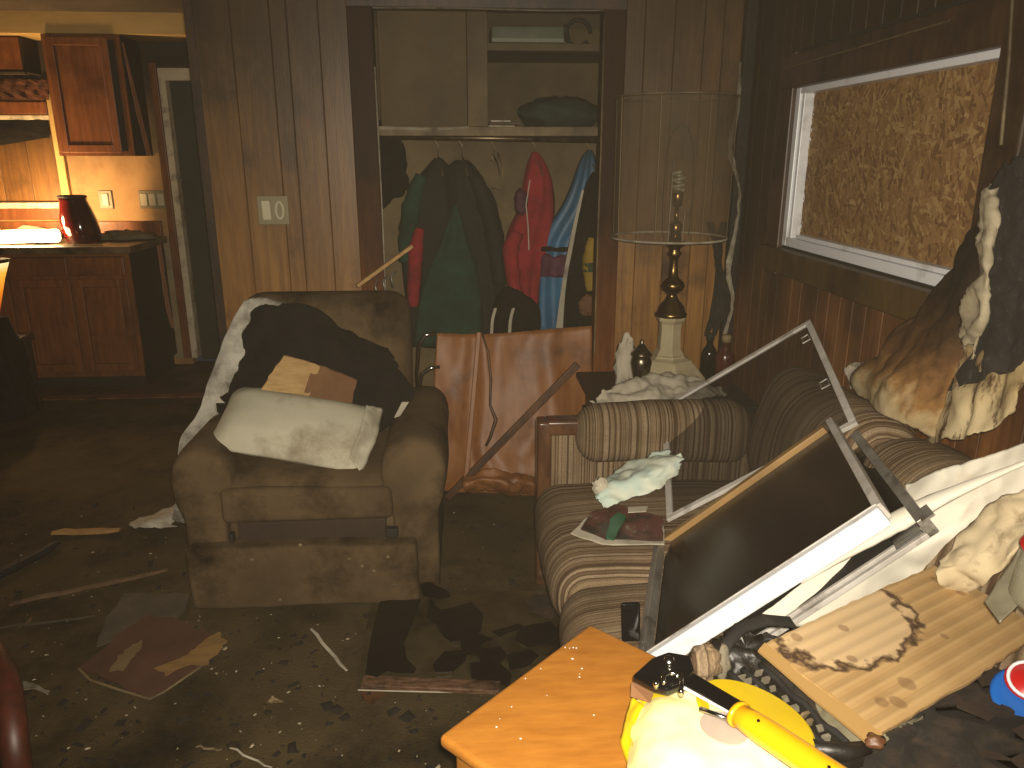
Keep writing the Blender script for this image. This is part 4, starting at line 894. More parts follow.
# dark sash with the thick white bottom rail
fr = frame(V3(.584, 1.983, .448), V3(.983, 1.877, .833), V3(.788, 1.269, .868), V3(.389, 1.375, .483)); W_, Hh = fr[4], fr[5]
t = thing('window_sash', 'removed window sash of soot-black glass with a thick white bottom rail', 'window sash', tuple(fr[0]))
mesh_obj('glass', bar(fr, -.009, W_ - .02, .03, Hh - .012, -.022, -.018), m_sashglass, t)
mesh_obj('top_rail', bar(fr, -.018, W_ - .03, .0, .028, -.034, -.002), m_sashwood, t, bevel=.003)
mesh_obj('left_stile', bar(fr, -.026, -.008, .02, Hh - .002, -.016, .014), m_alu, t, bevel=.002)
mesh_obj('right_stile', bar(fr, W_ - .018, W_, .0, Hh - .018, -.034, .002), m_aluw, t, bevel=.002)
mesh_obj('bottom_rail', bar(fr, -.024, W_ - .008, Hh - .014, Hh + .006, -.036, .006), m_vinyl, t, bevel=.003)
mesh_obj('rail_lip', bar(fr, -.02, W_ - .008, Hh - .019, Hh - .015, -.03, .007), m_aluw, t, bevel=.001)
rr = random.Random(5)
for i in range(9):
    a = rr.uniform(.0, .32); b = Hh - .020 - rr.uniform(0, .006)
    mesh_obj('putty_flake', bar(fr, .16 + a, .16 + a + rr.uniform(.008, .025), b - .006, b, -.018, -.012), m_vinyl, t)

# ------------------------------------------------------------------ burnt drapery and torn lining by the window
m_curt = scorch('scorched_curtain', 2, .80, 1.32, [(0, '#b3a68c'), (.2, '#a3906c'), (.30, '#86633a'), (.46, '#553a22'), (.66, '#2a1e14'), (1, '#1b150f')], 5, .2)
one('scorched_curtain', patch([[PX(968, 245, 1.24), PX(990, 215, 1.24), PX(1000, 235, 1.22), PX(1004, 250, 1.20)],
                              [PX(925, 300, 1.22), PX(950, 295, 1.18), PX(970, 300, 1.17), PX(982, 310, 1.19)],
                              [PX(880, 350, 1.20), PX(912, 352, 1.12), PX(940, 350, 1.12), PX(966, 350, 1.16)],
                              [PX(854, 374, 1.17), PX(885, 385, 1.07), PX(920, 395, 1.07), PX(950, 390, 1.13)],
                              [PX(858, 393, 1.15), PX(880, 412, 1.06), PX(905, 425, 1.06), PX(935, 440, 1.13)]], 50, 60, .016, 6.5, 9, jag=.02), m_curt,
    'brown scorched curtain hanging in folds below the boarded window', 'curtain', smooth=True, solid=.004)
one('torn_lining', patch([[PX(862, 366, 1.22), PX(846, 368, 1.24), PX(852, 390, 1.22)], [PX(900, 352, 1.25), PX(868, 362, 1.25), PX(872, 380, 1.23)]], 16, 16, .015, 14, 2, jag=.15), m_linen,
    'scrap of pale lining behind the scorched curtain', 'cloth', smooth=True, solid=.003)
m_lining = scorch('streaked_lining', 2, .78, 1.25, [(0, '#c0b18f'), (.35, '#b3a27e'), (.6, '#9c8862'), (1, '#6b5a40')], 6, .2, fine=('#4a3826', 26, .52, .62))
one('curtain_lining', patch([[PX(948, 352, 1.17), PX(985, 322, 1.16), PX(1008, 335, 1.15), PX(1038, 350, 1.14)],
                             [PX(934, 402, 1.15), PX(962, 396, 1.11), PX(988, 392, 1.12), PX(1026, 378, 1.12)],
                             [PX(922, 444, 1.14), PX(952, 440, 1.10), PX(984, 432, 1.10), PX(1014, 412, 1.12)]], 36, 22, .010, 7, 4, jag=.06, fold=(0, 3, .007)), m_lining,
    'cream streaked curtain lining gathered beside the scorched curtain', 'curtain', smooth=True, solid=.003)
m_chardrape = mk('charred_drape', '#1a1716', '#2a2624', 30, rough=.95, bump=.6, bscale=120, dirt=('#4b4648', 60, .58, .72))
one('charred_drape', patch([[PX(985, 190, 1.21), PX(1000, 165, 1.20), PX(1024, 155, 1.18), PX(1060, 140, 1.16)],
                            [PX(984, 250, 1.18), PX(1002, 245, 1.15), PX(1024, 240, 1.14), PX(1060, 240, 1.13)],
                            [PX(978, 320, 1.16), PX(1000, 318, 1.13), PX(1024, 315, 1.12), PX(1060, 315, 1.12)],
                            [PX(944, 392, 1.14), PX(976, 382, 1.11), PX(1010, 370, 1.10), PX(1060, 350, 1.11)]], 30, 40, .018, 7, 6, jag=.06), m_chardrape,
    'charred black drape hanging at the right of the window', 'curtain', smooth=True, solid=.004)
m_lin2 = mk('torn_backing', '#8d826a', '#aba088', 12, rough=.85, bump=.3, dirt=('#6a5238', 12, .55, .7))
one('torn_backing', patch([[PX(990, 183, 1.19), PX(982, 200, 1.18), PX(980, 235, 1.17), PX(972, 268, 1.16), PX(962, 310, 1.15), PX(962, 350, 1.15)],
                           [PX(992, 190, 1.17), PX(992, 210, 1.16), PX(990, 240, 1.145), PX(986, 275, 1.13), PX(982, 310, 1.12), PX(974, 345, 1.13)],
                           [PX(994, 188, 1.19), PX(998, 225, 1.165), PX(988, 258, 1.15), PX(988, 290, 1.13), PX(986, 320, 1.13), PX(970, 365, 1.14)]], 60, 14, .016, 14, 12, jag=.12), m_lin2,
    'torn cream backing curling between the curtain and the charred drape', 'cloth', smooth=True, solid=.003)

# ------------------------------------------------------------------ white sheet, quilt and plastic over the near end of the sofa
one('white_sheet', patch([[PY(903, 482, 1.50), PY(940, 468, 1.44), PY(985, 455, 1.36), PY(1050, 430, 1.26)],
                          [PY(903, 508, 1.44), PY(945, 500, 1.38), PY(985, 484, 1.32), PY(1050, 462, 1.22)],
                          [PY(872, 540, 1.42), PY(925, 536, 1.37), PY(975, 515, 1.31), PY(1050, 488, 1.20)],
                          [PY(800, 585, 1.40), PY(870, 570, 1.38), PY(935, 558, 1.36), PY(1050, 510, 1.24)],
                          [PY(750, 625, 1.36), PY(830, 622, 1.38), PY(920, 590, 1.38), PY(1030, 530, 1.34)]], 60, 50, .016, 4.5, 5, jag=.014), m_sheet,
    'bright white bed sheet thrown over the near end of the sofa', 'sheet', smooth=True, solid=.004)
one('sheet_fold', tube([Vector(cr([np.array(q) for q in (PY(800, 582, 1.37), PY(850, 548, 1.37), PY(900, 520, 1.36), PY(950, 494, 1.32), PY(1050, 452, 1.20))], i / 24)) for i in range(25)],
                       [.006 + .020 * math.sin(math.pi * min(1, i / 22)) for i in range(25)], 14, wob=.12, seed=3, ry=.6), m_sheet, 'thick rolled fold lying along the white bed sheet', 'sheet', smooth=True)
one('quilt', patch([[PY(940, 560, 1.22), PY(965, 535, 1.24), PY(1000, 505, 1.22), PY(1045, 480, 1.16)], [PY(936, 578, 1.20), PY(965, 560, 1.18), PY(1004, 530, 1.16), PY(1042, 510, 1.12)], [PY(955, 594, 1.24), PY(980, 588, 1.16), PY(1006, 562, 1.12), PY(1028, 540, 1.10)]], 30, 20, .016, 9, 7, jag=.04), m_quilt,
    'stained cream quilt corner under the white sheet at the right edge', 'quilt', smooth=True, solid=.006)
t = thing('jar', 'cloudy glass jar with a red rim at the right edge', 'jar', tuple(PY(1040, 600, .98)))
jc = PY(1046, 610, .97)
mesh_obj('body', lathe(tuple(jc), [(.045, 0), (.055, .01), (.060, .06), (.062, .13)], 24, axis=(.15, -.1, 1)), m_glassjar, t, smooth=True)
up_ = Vector((.15, -.1, 1)).normalized()
rc = jc + up_ * .132
ru = up_.cross(Vector((0, 1, 0))).normalized(); rv = up_.cross(ru)
mesh_obj('rim', tube([rc + ru * .062 * math.cos(a) + rv * .062 * math.sin(a) for a in [i * math.pi / 16 for i in range(32)]], .0055, 8, True), m_red, t, smooth=True)
mesh_obj('band', tube([rc - up_ * .04 + ru * .064 * math.cos(a) + rv * .064 * math.sin(a) for a in [i * math.pi / 16 for i in range(32)]], .004, 8, True), m_red, t, smooth=True)
one('clear_plastic', patch([[PY(985, 600, 1.0), PY(1010, 560, 1.04), PY(1030, 520, 1.06)], [PY(1000, 625, .96), PY(1024, 595, .98), PY(1050, 560, 1.0)]], 14, 12, .012, 10, 3), mk('smoky_plastic', '#6f6a58', '#8a8570', 8, rough=.3, alpha=.7), 'smoky clear plastic sheet under the jar', 'plastic sheet', smooth=True, solid=.002)

# ------------------------------------------------------------------ cardboard sheet with the burnt ring
ctl, ctr, cbr, cbl = V3(.479, 1.034, .751), V3(.912, 1.275, .736), V3(1.01, 1.098, .711), V3(.576, .857, .726)
fr = frame(ctl, ctr, cbr, cbl); o_, u_, v_, n_, W_, Hh = fr
t = thing('cardboard_sheet', 'corrugated cardboard sheet with a brown burn-ring stain on top of the pile', 'cardboard', tuple(ctl))
cm = NT('corrugated_cardboard'); g = cm.n('ShaderNodeNewGeometry')
vm = cm.n('ShaderNodeVectorMath', operation='SUBTRACT'); cm.l(g.outputs['Position'], vm.inputs[0]); vm.inputs[1].default_value = tuple(ctl)
def dotp(vec):
    d = cm.n('ShaderNodeVectorMath', operation='DOT_PRODUCT'); cm.l(vm.outputs[0], d.inputs[0]); d.inputs[1].default_value = tuple(vec); return d.outputs['Value']
U, Vv = dotp(u_), dotp(v_)
nz = cm.noise(cm.coords('World'), 30, 3, .5); nz2 = cm.noise(cm.coords('World'), 7, 4)
wv = cm.math('SINE', cm.math('MULTIPLY', cm.math('ADD', Vv, 0), 2 * math.pi / .0235), 0)
col = cm.ramp(nz2, [(.3, '#9c7c4e'), (.7, '#b09060')])
col = cm.mix(cm.mapr(wv, .4, 1.0, 0, .30), col, lin('#c9aa78'))
col = cm.mix(cm.mapr(wv, -.9, -1.0, 0, .28), col, lin('#8b6a3e'))
# stained ring: ellipse on the sheet with a ragged scorched rim
cu, cv, ru_, rv_ = .168, .034, .150, .084
du = cm.math('DIVIDE', cm.math('SUBTRACT', U, cu), ru_); dv = cm.math('DIVIDE', cm.math('SUBTRACT', Vv, cv), rv_)
rad = cm.math('SQRT', cm.math('ADD', cm.math('MULTIPLY', du, du), cm.math('MULTIPLY', dv, dv)), 0)
rad = cm.math('ADD', rad, cm.mapr(nz, .3, .7, -.13, .13))
col = cm.mix(cm.mapr(rad, 1.0, .93, 0, .55), col, lin('#c9b08a'))
ring = cm.math('SUBTRACT', 1.0, cm.math('ABSOLUTE', cm.math('DIVIDE', cm.math('SUBTRACT', rad, 1.0), .085), 0), True)
col = cm.mix(cm.math('POWER', ring, .7), col, lin('#3a2312'))
for su, sv, sr in ((.06, .015, .011), (.155, .035, .009), (.30, .13, .008), (.13, .165, .016), (.055, .17, .012), (.08, .182, .012), (.45, .03, .009), (.455, .075, .010), (.10, .09, .009)):
    a_ = cm.math('SUBTRACT', U, su); b_ = cm.math('SUBTRACT', Vv, sv)
    rr_ = cm.math('SQRT', cm.math('ADD', cm.math('MULTIPLY', a_, a_), cm.math('MULTIPLY', b_, b_)), 0)
    col = cm.mix(cm.mapr(cm.math('ADD', rr_, cm.mapr(nz, .3, .7, -.003, .003)), sr, sr * .7, 0, .55), col, lin('#6b4c30'))
cm.l(col, cm.b.inputs['Base Color']); cm.b.inputs['Roughness'].default_value = .85; cm.bump(wv, .5, .0015)
def cpnt(a, b, c_=0): return o_ + u_ * a + v_ * b + n_ * c_
cpoly = [cpnt(0, 0), cpnt(W_ * .55, -.004), cpnt(W_, .0), cpnt(W_ + .0, Hh * .6), cpnt(W_ - .01, Hh), cpnt(W_ * .5, Hh + .006), cpnt(.0, Hh + .002), cpnt(-.004, Hh * .5)]
mesh_obj('sheet', slab(ragged(cpoly, .0022, .018, 8), n_ * -.006), cm.m, t)
mesh_obj('bent_flap', slab(ragged([cpnt(.0, -.002, .001), cpnt(.0, Hh + .004, .001), cpnt(-.020, Hh + .004, -.012), cpnt(-.018, Hh * .5, -.010), cpnt(-.014, .0, -.008)], .0015, .02, 4), n_ * -.004), m_cardtip, t)
mesh_obj('torn_end', crumple(cpnt(-.016, Hh + .004, -.004), (.014, .012, .007), .4, 2, 4, 16), m_stick, t, smooth=True)

# ------------------------------------------------------------------ orange wood side table
A, B_ = PZ(438, 735, .676), PZ(590, 623, .676)
e1 = (B_ - A); L1 = e1.length + .0; e1.normalize(); e2 = V3(e1.y, -e1.x, 0); L2 = .40
ct = A + e1 * L1 / 2 + e2 * L2 / 2
t = thing('side_table', 'orange varnished wooden side table in the foreground', 'table', (ct.x, ct.y, 0))
Rt = Matrix((e1, e2 * -1, V3(0, 0, 1))).transposed()
mesh_obj('top', rbox((ct.x, ct.y, .665), (L1, L2, .022), .009, 2, rot=Rt), m_orange, t, smooth=True)
for i, (a, b) in enumerate(((1, 0), (-1, 0), (0, 1), (0, -1))):
    c_ = ct + e1 * a * (L1 / 2 - .03) + e2 * b * (L2 / 2 - .03)
    mesh_obj('apron', obox((c_.x, c_.y, .625), e1 * (.008 if a else L1 / 2 - .035), e2 * (.008 if b else L2 / 2 - .035), V3(0, 0, .028)), m_orange_e, t)
for a in (-1, 1):
    for b in (-1, 1):
        c_ = ct + e1 * a * (L1 / 2 - .035) + e2 * b * (L2 / 2 - .035)
        mesh_obj('leg', beam((c_.x, c_.y, 0), (c_.x, c_.y, .652), .035, .035, e1), m_orange_e, t, bevel=.004)
rr = random.Random(9)
cr_ = ([], [])
for i in range(16):
    c_ = A + e1 * rr.uniform(.04, L1 - .05) + e2 * rr.uniform(.01, .16); s_ = rr.uniform(.0005, .0013)
    cr_ = merge(cr_, crumple((c_.x, c_.y, .6765), (s_ * 1.4, s_, s_ * .7), .4, 2, i, 6))
one('crumbs', cr_, m_vinyl, 'white crumbs scattered on the orange table top', 'crumbs', kind='stuff')

# ------------------------------------------------------------------ yellow things and the bolt cutter
TZ = .677
one('yellow_disc', lathe(tuple(PZ(754, 718, .726)), [(.084, 0), (.085, .001), (.085, .003), (.082, .0045), (.02, .006)], 48, axis=(.25, .05, 1)), m_yellow, 'flat yellow plastic disc under the bolt cutter', 'disc')
t = thing('yellow_bag', 'crumpled yellow plastic bag at the right end of the orange table', 'bag', tuple(PZ(700, 750, TZ)))
mesh_obj('film', patch([[PZ(634, 700, .71), PZ(665, 690, .735), PZ(702, 694, .745), PZ(752, 715, .745), PZ(800, 760, .735)],
                        [PZ(627, 720, .70), PZ(660, 722, .745), PZ(700, 730, .752), PZ(750, 755, .748), PZ(800, 815, .73)],
                        [PZ(624, 750, .69), PZ(655, 770, .735), PZ(695, 780, .74), PZ(720, 810, .735), PZ(750, 850, .71)],
                        [PZ(628, 800, .69), PZ(660, 830, .71), PZ(690, 850, .72), PZ(720, 880, .70), PZ(740, 900, .69)]], 40, 36, .008, 9, 4, jag=.03), m_bag, t, smooth=True, solid=.002)
mesh_obj('gusset', patch([[PZ(634, 699, .712), PZ(626, 718, .70), PZ(623, 745, .69), PZ(632, 772, .685)], [PZ(652, 712, .726), PZ(648, 735, .728), PZ(652, 760, .726), PZ(656, 800, .71)]], 24, 10, .006, 14, 6), m_yellow, t, smooth=True, solid=.003)
mesh_obj('fold', patch([[PZ(636, 697, .714), PZ(660, 690, .73), PZ(682, 694, .733)], [PZ(652, 712, .727), PZ(668, 705, .738), PZ(684, 708, .738)]], 16, 8, .004, 14, 8), m_yellow, t, smooth=True, solid=.003)
sc_ = PZ(724, 727, .7565)
mesh_obj('round_patch', lathe(tuple(sc_), [(0, .001), (.032, 0), (.032, -.0015), (0, -.002)], 32, axis=(.1, 0, 1), cap=False), mk('grey_patch', '#9f9184', '#b5a698', 8, rough=.8), t)
mesh_obj('band', patch([[PZ(632, 688, .700), PZ(634, 700, .692)], [PZ(652, 694, .722), PZ(656, 704, .716)]], 6, 6, .002), m_card, t, smooth=True, solid=.004)

t = thing('bolt_cutter', 'bolt cutter with black and chrome jaws and a yellow grip', 'bolt cutter', tuple(PZ(700, 700, .75)))
g0, g1 = PZ(738, 714, .785), PZ(870, 802, .80)
gpts = [g0.lerp(g1, i / 8) for i in range(9)]
mesh_obj('grip', tube(gpts, [.0165, .0190] + [.0200] * 7, 20, ry=.85), m_grip, t, smooth=True)
mesh_obj('grip_collar', tube([g0.lerp(g1, -.01), g0.lerp(g1, .02)], .0200, 20, ry=.85), m_grip, t, smooth=True)
for f_ in (.18, .72):
    c_ = g0.lerp(g1, f_) + V3(-.004, -.006, .0155)
    mesh_obj('rivet', lathe(tuple(c_), [(.0022, -.002), (.0022, .0018), (.001, .002)], 10, axis=(-.3, -.4, 1)), m_blksteel, t)
h0, h1 = PZ(682, 680, .765), PZ(742, 714, .775)
dd = (h1 - h0).normalized(); ss = dd.cross(V3(0, 0, 1)).normalized()
mesh_obj('handle_arm', slab([h0 - ss * .018, h0 + ss * .014, h1 + ss * .012, h1 - ss * .014], (0, 0, .008)), m_blksteel, t, bevel=.002)
mesh_obj('handle_edge', slab([h0 + ss * .012, h0 + ss * .016, h1 + ss * .012, h1 + ss * .009], (0, 0, .004)), m_vinyl, t)
mesh_obj('rod', tube([PZ(700, 709, .765), PZ(732, 720, .77)], .004, 10), m_steel, t, smooth=True)
j = [PZ(632, 682, .755), PZ(652, 664, .765), PZ(668, 658, .77), PZ(690, 662, .77), PZ(694, 676, .768), PZ(684, 690, .766), PZ(668, 697, .762), PZ(652, 693, .76)]
mesh_obj('jaw_plate', slab(j, (0, 0, .012)), m_blksteel, t, bevel=.003)
mesh_obj('jaw_side', slab([PZ(631, 683, .752), PZ(653, 694, .758), PZ(650, 703, .735), PZ(630, 697, .73)], (.003, .004, 0)), m_card, t, bevel=.001)
for (a, b), r_ in (((669, 661), .0085), ((656, 684), .0045), ((681, 678), .0050), ((681, 692), .0045)):
    c_ = PZ(a, b, .782); mesh_obj('bolt', lathe(tuple(c_), [(r_, -.008), (r_, .002), (r_ * .7, .005), (.0001, .0058)], 20, axis=(-.2, -.5, 1)), m_steel, t, smooth=True)
mesh_obj('link', tube(arcpts(PZ(672, 680, .782), .0125, .4, 3.6, 12, (1, 0, 0), (0, 1, .2)), .0042, 8), m_steel, t, smooth=True)
mesh_obj('pin', tube([PZ(682, 674, .786), PZ(681, 692, .784)], .0032, 8), m_steel, t, smooth=True)

# ------------------------------------------------------------------ burnt rubbish between the table and the cardboard
t = thing('burnt_organiser', 'melted black plastic rack with rows of pale teeth below the cardboard', 'rack', tuple(PZ(790, 710, .66)))
r0, r1 = PZ(745, 672, .69), PZ(838, 762, .69); rd = (r1 - r0).normalized(); rs = rd.cross(V3(0, 0, 1)).normalized(); RL = (r1 - r0).length
mesh_obj('base', slab(ragged([r0 - rs * .035, r0 + rs * .03, r1 + rs * .035, r1 - rs * .045], .004, .02, 4), (0, 0, -.02)), m_burntplas, t)
for s_ in (-.030, .004, .030):
    mesh_obj('spine', tube([r0.lerp(r1, i / 10) + rs * (s_ + .003 * math.sin(i * 2)) + V3(0, 0, .006 + .003 * math.sin(i * 1.7)) for i in range(11)], .0055, 7), m_char, t, smooth=True)
for i in range(12):
    for s_, o2 in ((-.012, 0), (.020, .5)):
        f_ = (i + o2 + .3) / 12.5
        c_ = r0.lerp(r1, f_) + rs * s_ + V3(0, 0, .008)
        mesh_obj('tooth', obox(c_ + V3(rr.uniform(-.003, .003), rr.uniform(-.003, .003), rr.uniform(-.004, .002)), rd * rr.uniform(.0015, .003), rs * rr.uniform(.004, .008), V3(rr.uniform(-.003, .004), 0, .005)), rr.choice((m_ash, m_ash, m_tan, m_burntplas)), t)
one('ash_heap', crumple(PZ(745, 660, .67), (.06, .05, .035), .45, 2.6, 6, 36), m_burntplas, 'heap of burnt crumpled rubbish beside the cardboard corner', 'rubbish', smooth=True)
one('burnt_strap', tube([PZ(722, 668, .70), PZ(727, 645, .725), PZ(740, 628, .735), PZ(765, 620, .735), PZ(790, 622, .73), PZ(798, 632, .71)], [.006, .010, .012, .013, .011, .006], 10, ry=.5, wob=.3), m_char, 'thick charred black strap arching over the rubbish heap', 'strap', smooth=True)
one('striped_bolster', crumple(PZ(705, 664, .70), (.028, .026, .032), .22, 1.5, 2, 30), m_fab_x, 'small brown striped cushion stub behind the bolt cutter', 'cushion', smooth=True)
one('grey_rag', crumple(PZ(722, 664, .70), (.012, .012, .03), .4, 2, 5, 20), m_ash, 'small grey rag between the striped stub and the strap', 'rag', smooth=True)
one('ash_cloth', patch([[PZ(812, 690, .70), PZ(840, 700, .715), PZ(862, 715, .70)], [PZ(820, 715, .69), PZ(850, 725, .70), PZ(880, 735, .69)], [PZ(850, 748, .68), PZ(880, 745, .68), PZ(925, 715, .68)]], 26, 20, .014, 12, 3, jag=.08), m_ashcloth,
    'olive grey ash-covered cloth under the cardboard front corner', 'cloth', smooth=True, solid=.004)
one('melted_tube', tube([PZ(800, 742, .70), PZ(820, 750, .705), PZ(845, 752, .705), PZ(868, 748, .70)], [.010, .011, .012, .009], 12, wob=.2), m_burntplas, 'melted dark plastic tube at the bottom of the pile', 'tube', smooth=True)
one('rubble_mound', crumple((.60, 1.0, .60), (.30, .20, .085), .3, 3.5, 12, 60), mk('burnt_rubble', '#15110d', '#33281d', 16, lo=.42, hi=.62, rough=.95, bump=.6, bscale=50), 'mound of burnt rubble heaped on the near sofa arm', 'rubble', smooth=True)
one('burnt_cushion', rbox(tuple(PZ(985, 745, .60)), (.36, .24, .10), .045, 5, f=wob(.02, 7, 3), rot=Matrix.Rotation(.5, 3, 'Z')), m_burnbrown, 'brown burnt cushion below the cardboard at the right edge', 'cushion', smooth=True)
bc = PZ(1030, 700, .66)
t = thing('blue_tub', 'blue plastic tub with a red and white lid at the right edge', 'tub', tuple(bc))
mesh_obj('body', lathe(tuple(bc), [(.048, -.05), (.055, 0), (.056, .006), (.050, .008), (.036, .002), (.0, 0)], 32, axis=(-.3, -.35, 1), cap=False), m_blue, t, smooth=True)
mesh_obj('lid', lathe(tuple(bc + V3(.012, .022, .014)), [(.0, 0), (.034, 0), (.036, .004), (.034, .010), (.0, .011)], 32, axis=(-.3, -.35, 1), cap=False), m_red, t, smooth=True)
mesh_obj('lid_band', tube([bc + V3(.012, .022, .014) + Vector((-.3, -.35, 1)).normalized() * .010 + V3(.030 * math.cos(a), .030 * math.sin(a), .3 * .030 * math.cos(a) + .35 * .030 * math.sin(a)) for a in [i * math.pi / 12 for i in range(24)]], .003, 6, True), m_vinyl, t, smooth=True)

# ================================================================== floor debris
pz = .012
pf = [PZ(372, 592, pz), PZ(556, 590, pz), PZ(575, 692, pz), PZ(357, 686, pz)]
t = thing('picture', 'broken framed picture lying on the carpet under charred shards', 'picture', (float(.02), 2.17, 0))
mesh_obj('mount', slab([p_ - V3(0, 0, .008) for p_ in pf], (0, 0, .006)), m_glassy, t)
mesh_obj('bottom_rail', beam(PZ(362, 682, .016), PZ(500, 688, .016), .045, .016), mk('worn_picture_rail', '#4a3020', '#7c5f4a', 7, (3, 12, 12), rough=.5, dirt=('#1b120c', 9, .45, .62)), t, bevel=.003)
mesh_obj('glass_edge', tube([PZ(358, 690, .01), PZ(430, 692, .01), PZ(510, 693, .01)], .0022, 5), m_linen, t)
def shard(pts, z, lab, th=.004, m=m_shard, sd=1, grp='charred shards on the picture', cat='shard', name='charred_shard', tilt=0, jag=.004):
    P = [PZ(a, b, z) for a, b in pts]
    return one(name, slab(ragged(P, jag, .025, sd), (0, 0, th)), m, lab, cat, grp)
shard([(380, 602), (421, 600), (411, 625), (404, 645), (407, 660), (417, 670), (414, 674), (387, 671), (377, 678), (365, 674), (370, 640)], .026, 'large black boot-shaped shard at the left end of the broken picture', sd=1)
shard([(430, 603), (440, 610), (455, 608), (472, 603), (483, 615), (482, 630), (470, 640), (452, 642), (443, 636), (436, 625), (426, 618)], .016, 'broad black shard near the top middle of the broken picture', sd=2)
shard([(460, 634), (480, 634), (492, 640), (480, 645), (470, 655), (460, 648)], .020, 'small black shard below the broad middle one', sd=3)
shard([(444, 652), (470, 650), (466, 660), (452, 672), (436, 673), (432, 666)], .016, 'black shard at the lower middle left of the picture', sd=4)
shard([(476, 650), (500, 648), (506, 655), (498, 665), (482, 662)], .016, 'small square black shard at the lower middle', sd=5)
shard([(470, 664), (500, 662), (512, 676), (508, 686), (488, 684), (472, 678)], .016, 'black shard at the lower right by the table edge', sd=6)
shard([(517, 628), (550, 622), (560, 632), (548, 645), (528, 648), (516, 640)], .016, 'wide flat black shard at the right of the picture', sd=7)
shard([(506, 656), (530, 650), (540, 656), (525, 668), (510, 670)], .016, 'black shard partly under the orange table edge', sd=8)
shard([(492, 632), (520, 624), (523, 627), (500, 637)], .016, 'thin black sliver right of the broad middle shard', sd=9)
shard([(420, 586), (428, 582), (448, 592), (450, 597), (440, 600), (422, 596)], .010, 'black shard lying just above the top of the picture', sd=10)
shard([(428, 600), (433, 600), (437, 612), (430, 608)], .016, 'tiny narrow black shard left of the broad middle one', sd=11)
shard([(360, 693), (376, 690), (385, 695), (373, 705), (366, 703)], .004, 'dark diamond-shaped shard below the lower left corner of the picture', sd=12, m=m_stick)
shard([(535, 595), (556, 596), (560, 612), (552, 620), (532, 612), (525, 602)], .016, 'dull dark shard at the top right of the picture beside the sofa', sd=13, m=m_burnbrown)
# cardboard pieces left
t = thing('peeled_cardboard', 'brown cardboard piece with peeled tan patches on the carpet', 'cardboard', tuple(PZ(150, 655, 0)))
cp4 = [PZ(a, b, .012) for a, b in ((78, 669), (146, 616), (168, 618), (225, 641), (205, 665), (152, 699))]
mesh_obj('sheet', slab(ragged(cp4, .009, .025, 4), (0, 0, .006)), mk('floor_cardboard', '#44291c', '#573726', 6, rough=.95, bump=.2), t)
mesh_obj('peeled_strip', slab(ragged([PZ(a, b, .019) for a, b in ((156, 668), (188, 655), (205, 640), (219, 632), (226, 642), (208, 664), (180, 668), (166, 676))], .010, .015, 6), (0, 0, .0015)), mk('floor_tan', '#77592f', '#8c6c3c', 7, (1, 6, 1), rough=.9), t)
mesh_obj('peeled_patch', slab(ragged([PZ(a, b, .019) for a, b in ((124, 650), (142, 640), (144, 646), (124, 670), (108, 673))], .008, .015, 7), (0, 0, .0015)), mk('floor_tan2', '#6a5536', '#7b6644', 7, rough=.9), t)
mesh_obj('edge', tube([PZ(a, b, .016) for a, b in ((79, 669), (90, 680), (120, 690), (150, 699), (164, 692), (205, 664))], .0035, 5), m_tan, t)
one('damp_board', slab(ragged([PZ(a, b, .004) for a, b in ((124, 594), (192, 595), (178, 620), (150, 630), (96, 648), (108, 618))], .010, .05, 9), (0, 0, .005)), m_carpetgrey, 'grey damp board under the peeled cardboard', 'board')
def stick(name, lab, a, b, w_, h_, m, z=.012, mid=None):
    P = [PZ(a[0], a[1], z), PZ(b[0], b[1], z)]
    pts = [P[0].lerp(P[1], i / 6) + V3(0, .004 * math.sin(i * 2.1), .002 * math.sin(i * 1.3)) for i in range(7)]
    one(name, tube(pts, [w_ * .35] + [w_ * .5] * 5 + [w_ * .3], 6, ry=h_ / w_, wob=.3), m, lab, 'stick', 'sticks and splinters on the carpet')
m_fl = mk('floor_lath', '#5a4230', '#77583c', 8, rough=.8, dirt=('#281a10', 9, .45, .62))
stick('floor_lath', 'long pale lath lying on the carpet at the left', (9, 605), (168, 570), .030, .014, m_fl)
stick('dark_batten', 'charred batten running out of the left edge of the picture', (-10, 580), (58, 543), .05, .03, m_char, .016)
stick('splintered_board', 'splintered bright yellow wood piece beyond the pale lath', (52, 533), (120, 530), .055, .016, mk('fresh_splinter', '#8f6a38', '#b48b52', 8, (2, 9, 9), rough=.8), .012)
stick('thin_twig', 'thin off-white plastic strip right of the recliner footrest front', (311, 629), (347, 671), .012, .008, m_linen, .008)
stick('short_splinter', 'short pale splinter left of the damp board', (18, 630), (32, 618), .012, .006, m_fl, .006)
stick('grey_lath', 'thin grey lath behind the damp board', (0, 628), (95, 616), .014, .006, m_carpetgrey, .006)
stick('thin_wire', 'thin pale wire near the bottom edge of the carpet', (230, 748), (272, 768), .006, .005, m_linen, .006)
stick('dark_wire', 'faint brown wire left of the pale wire', (196, 747), (222, 750), .006, .005, m_tan, .006)
one('paper_scrap', patch([[PZ(266, 702, .01), PZ(272, 696, .03)], [PZ(276, 704, .02), PZ(284, 702, .01)]], 8, 8, .008, 20, 2, jag=.2), m_tan, 'curled tan paper scrap on the carpet below the recliner', 'paper', smooth=True, solid=.002)
one('white_litter', patch([[PZ(22, 680, .01), PZ(34, 683, .02), PZ(50, 692, .01)], [PZ(20, 690, .01), PZ(36, 690, .01), PZ(48, 695, .01)]], 10, 8, .008, 20, 4, jag=.2), m_ash, 'torn whitish litter at the left below the cardboard', 'litter', smooth=True, solid=.002)
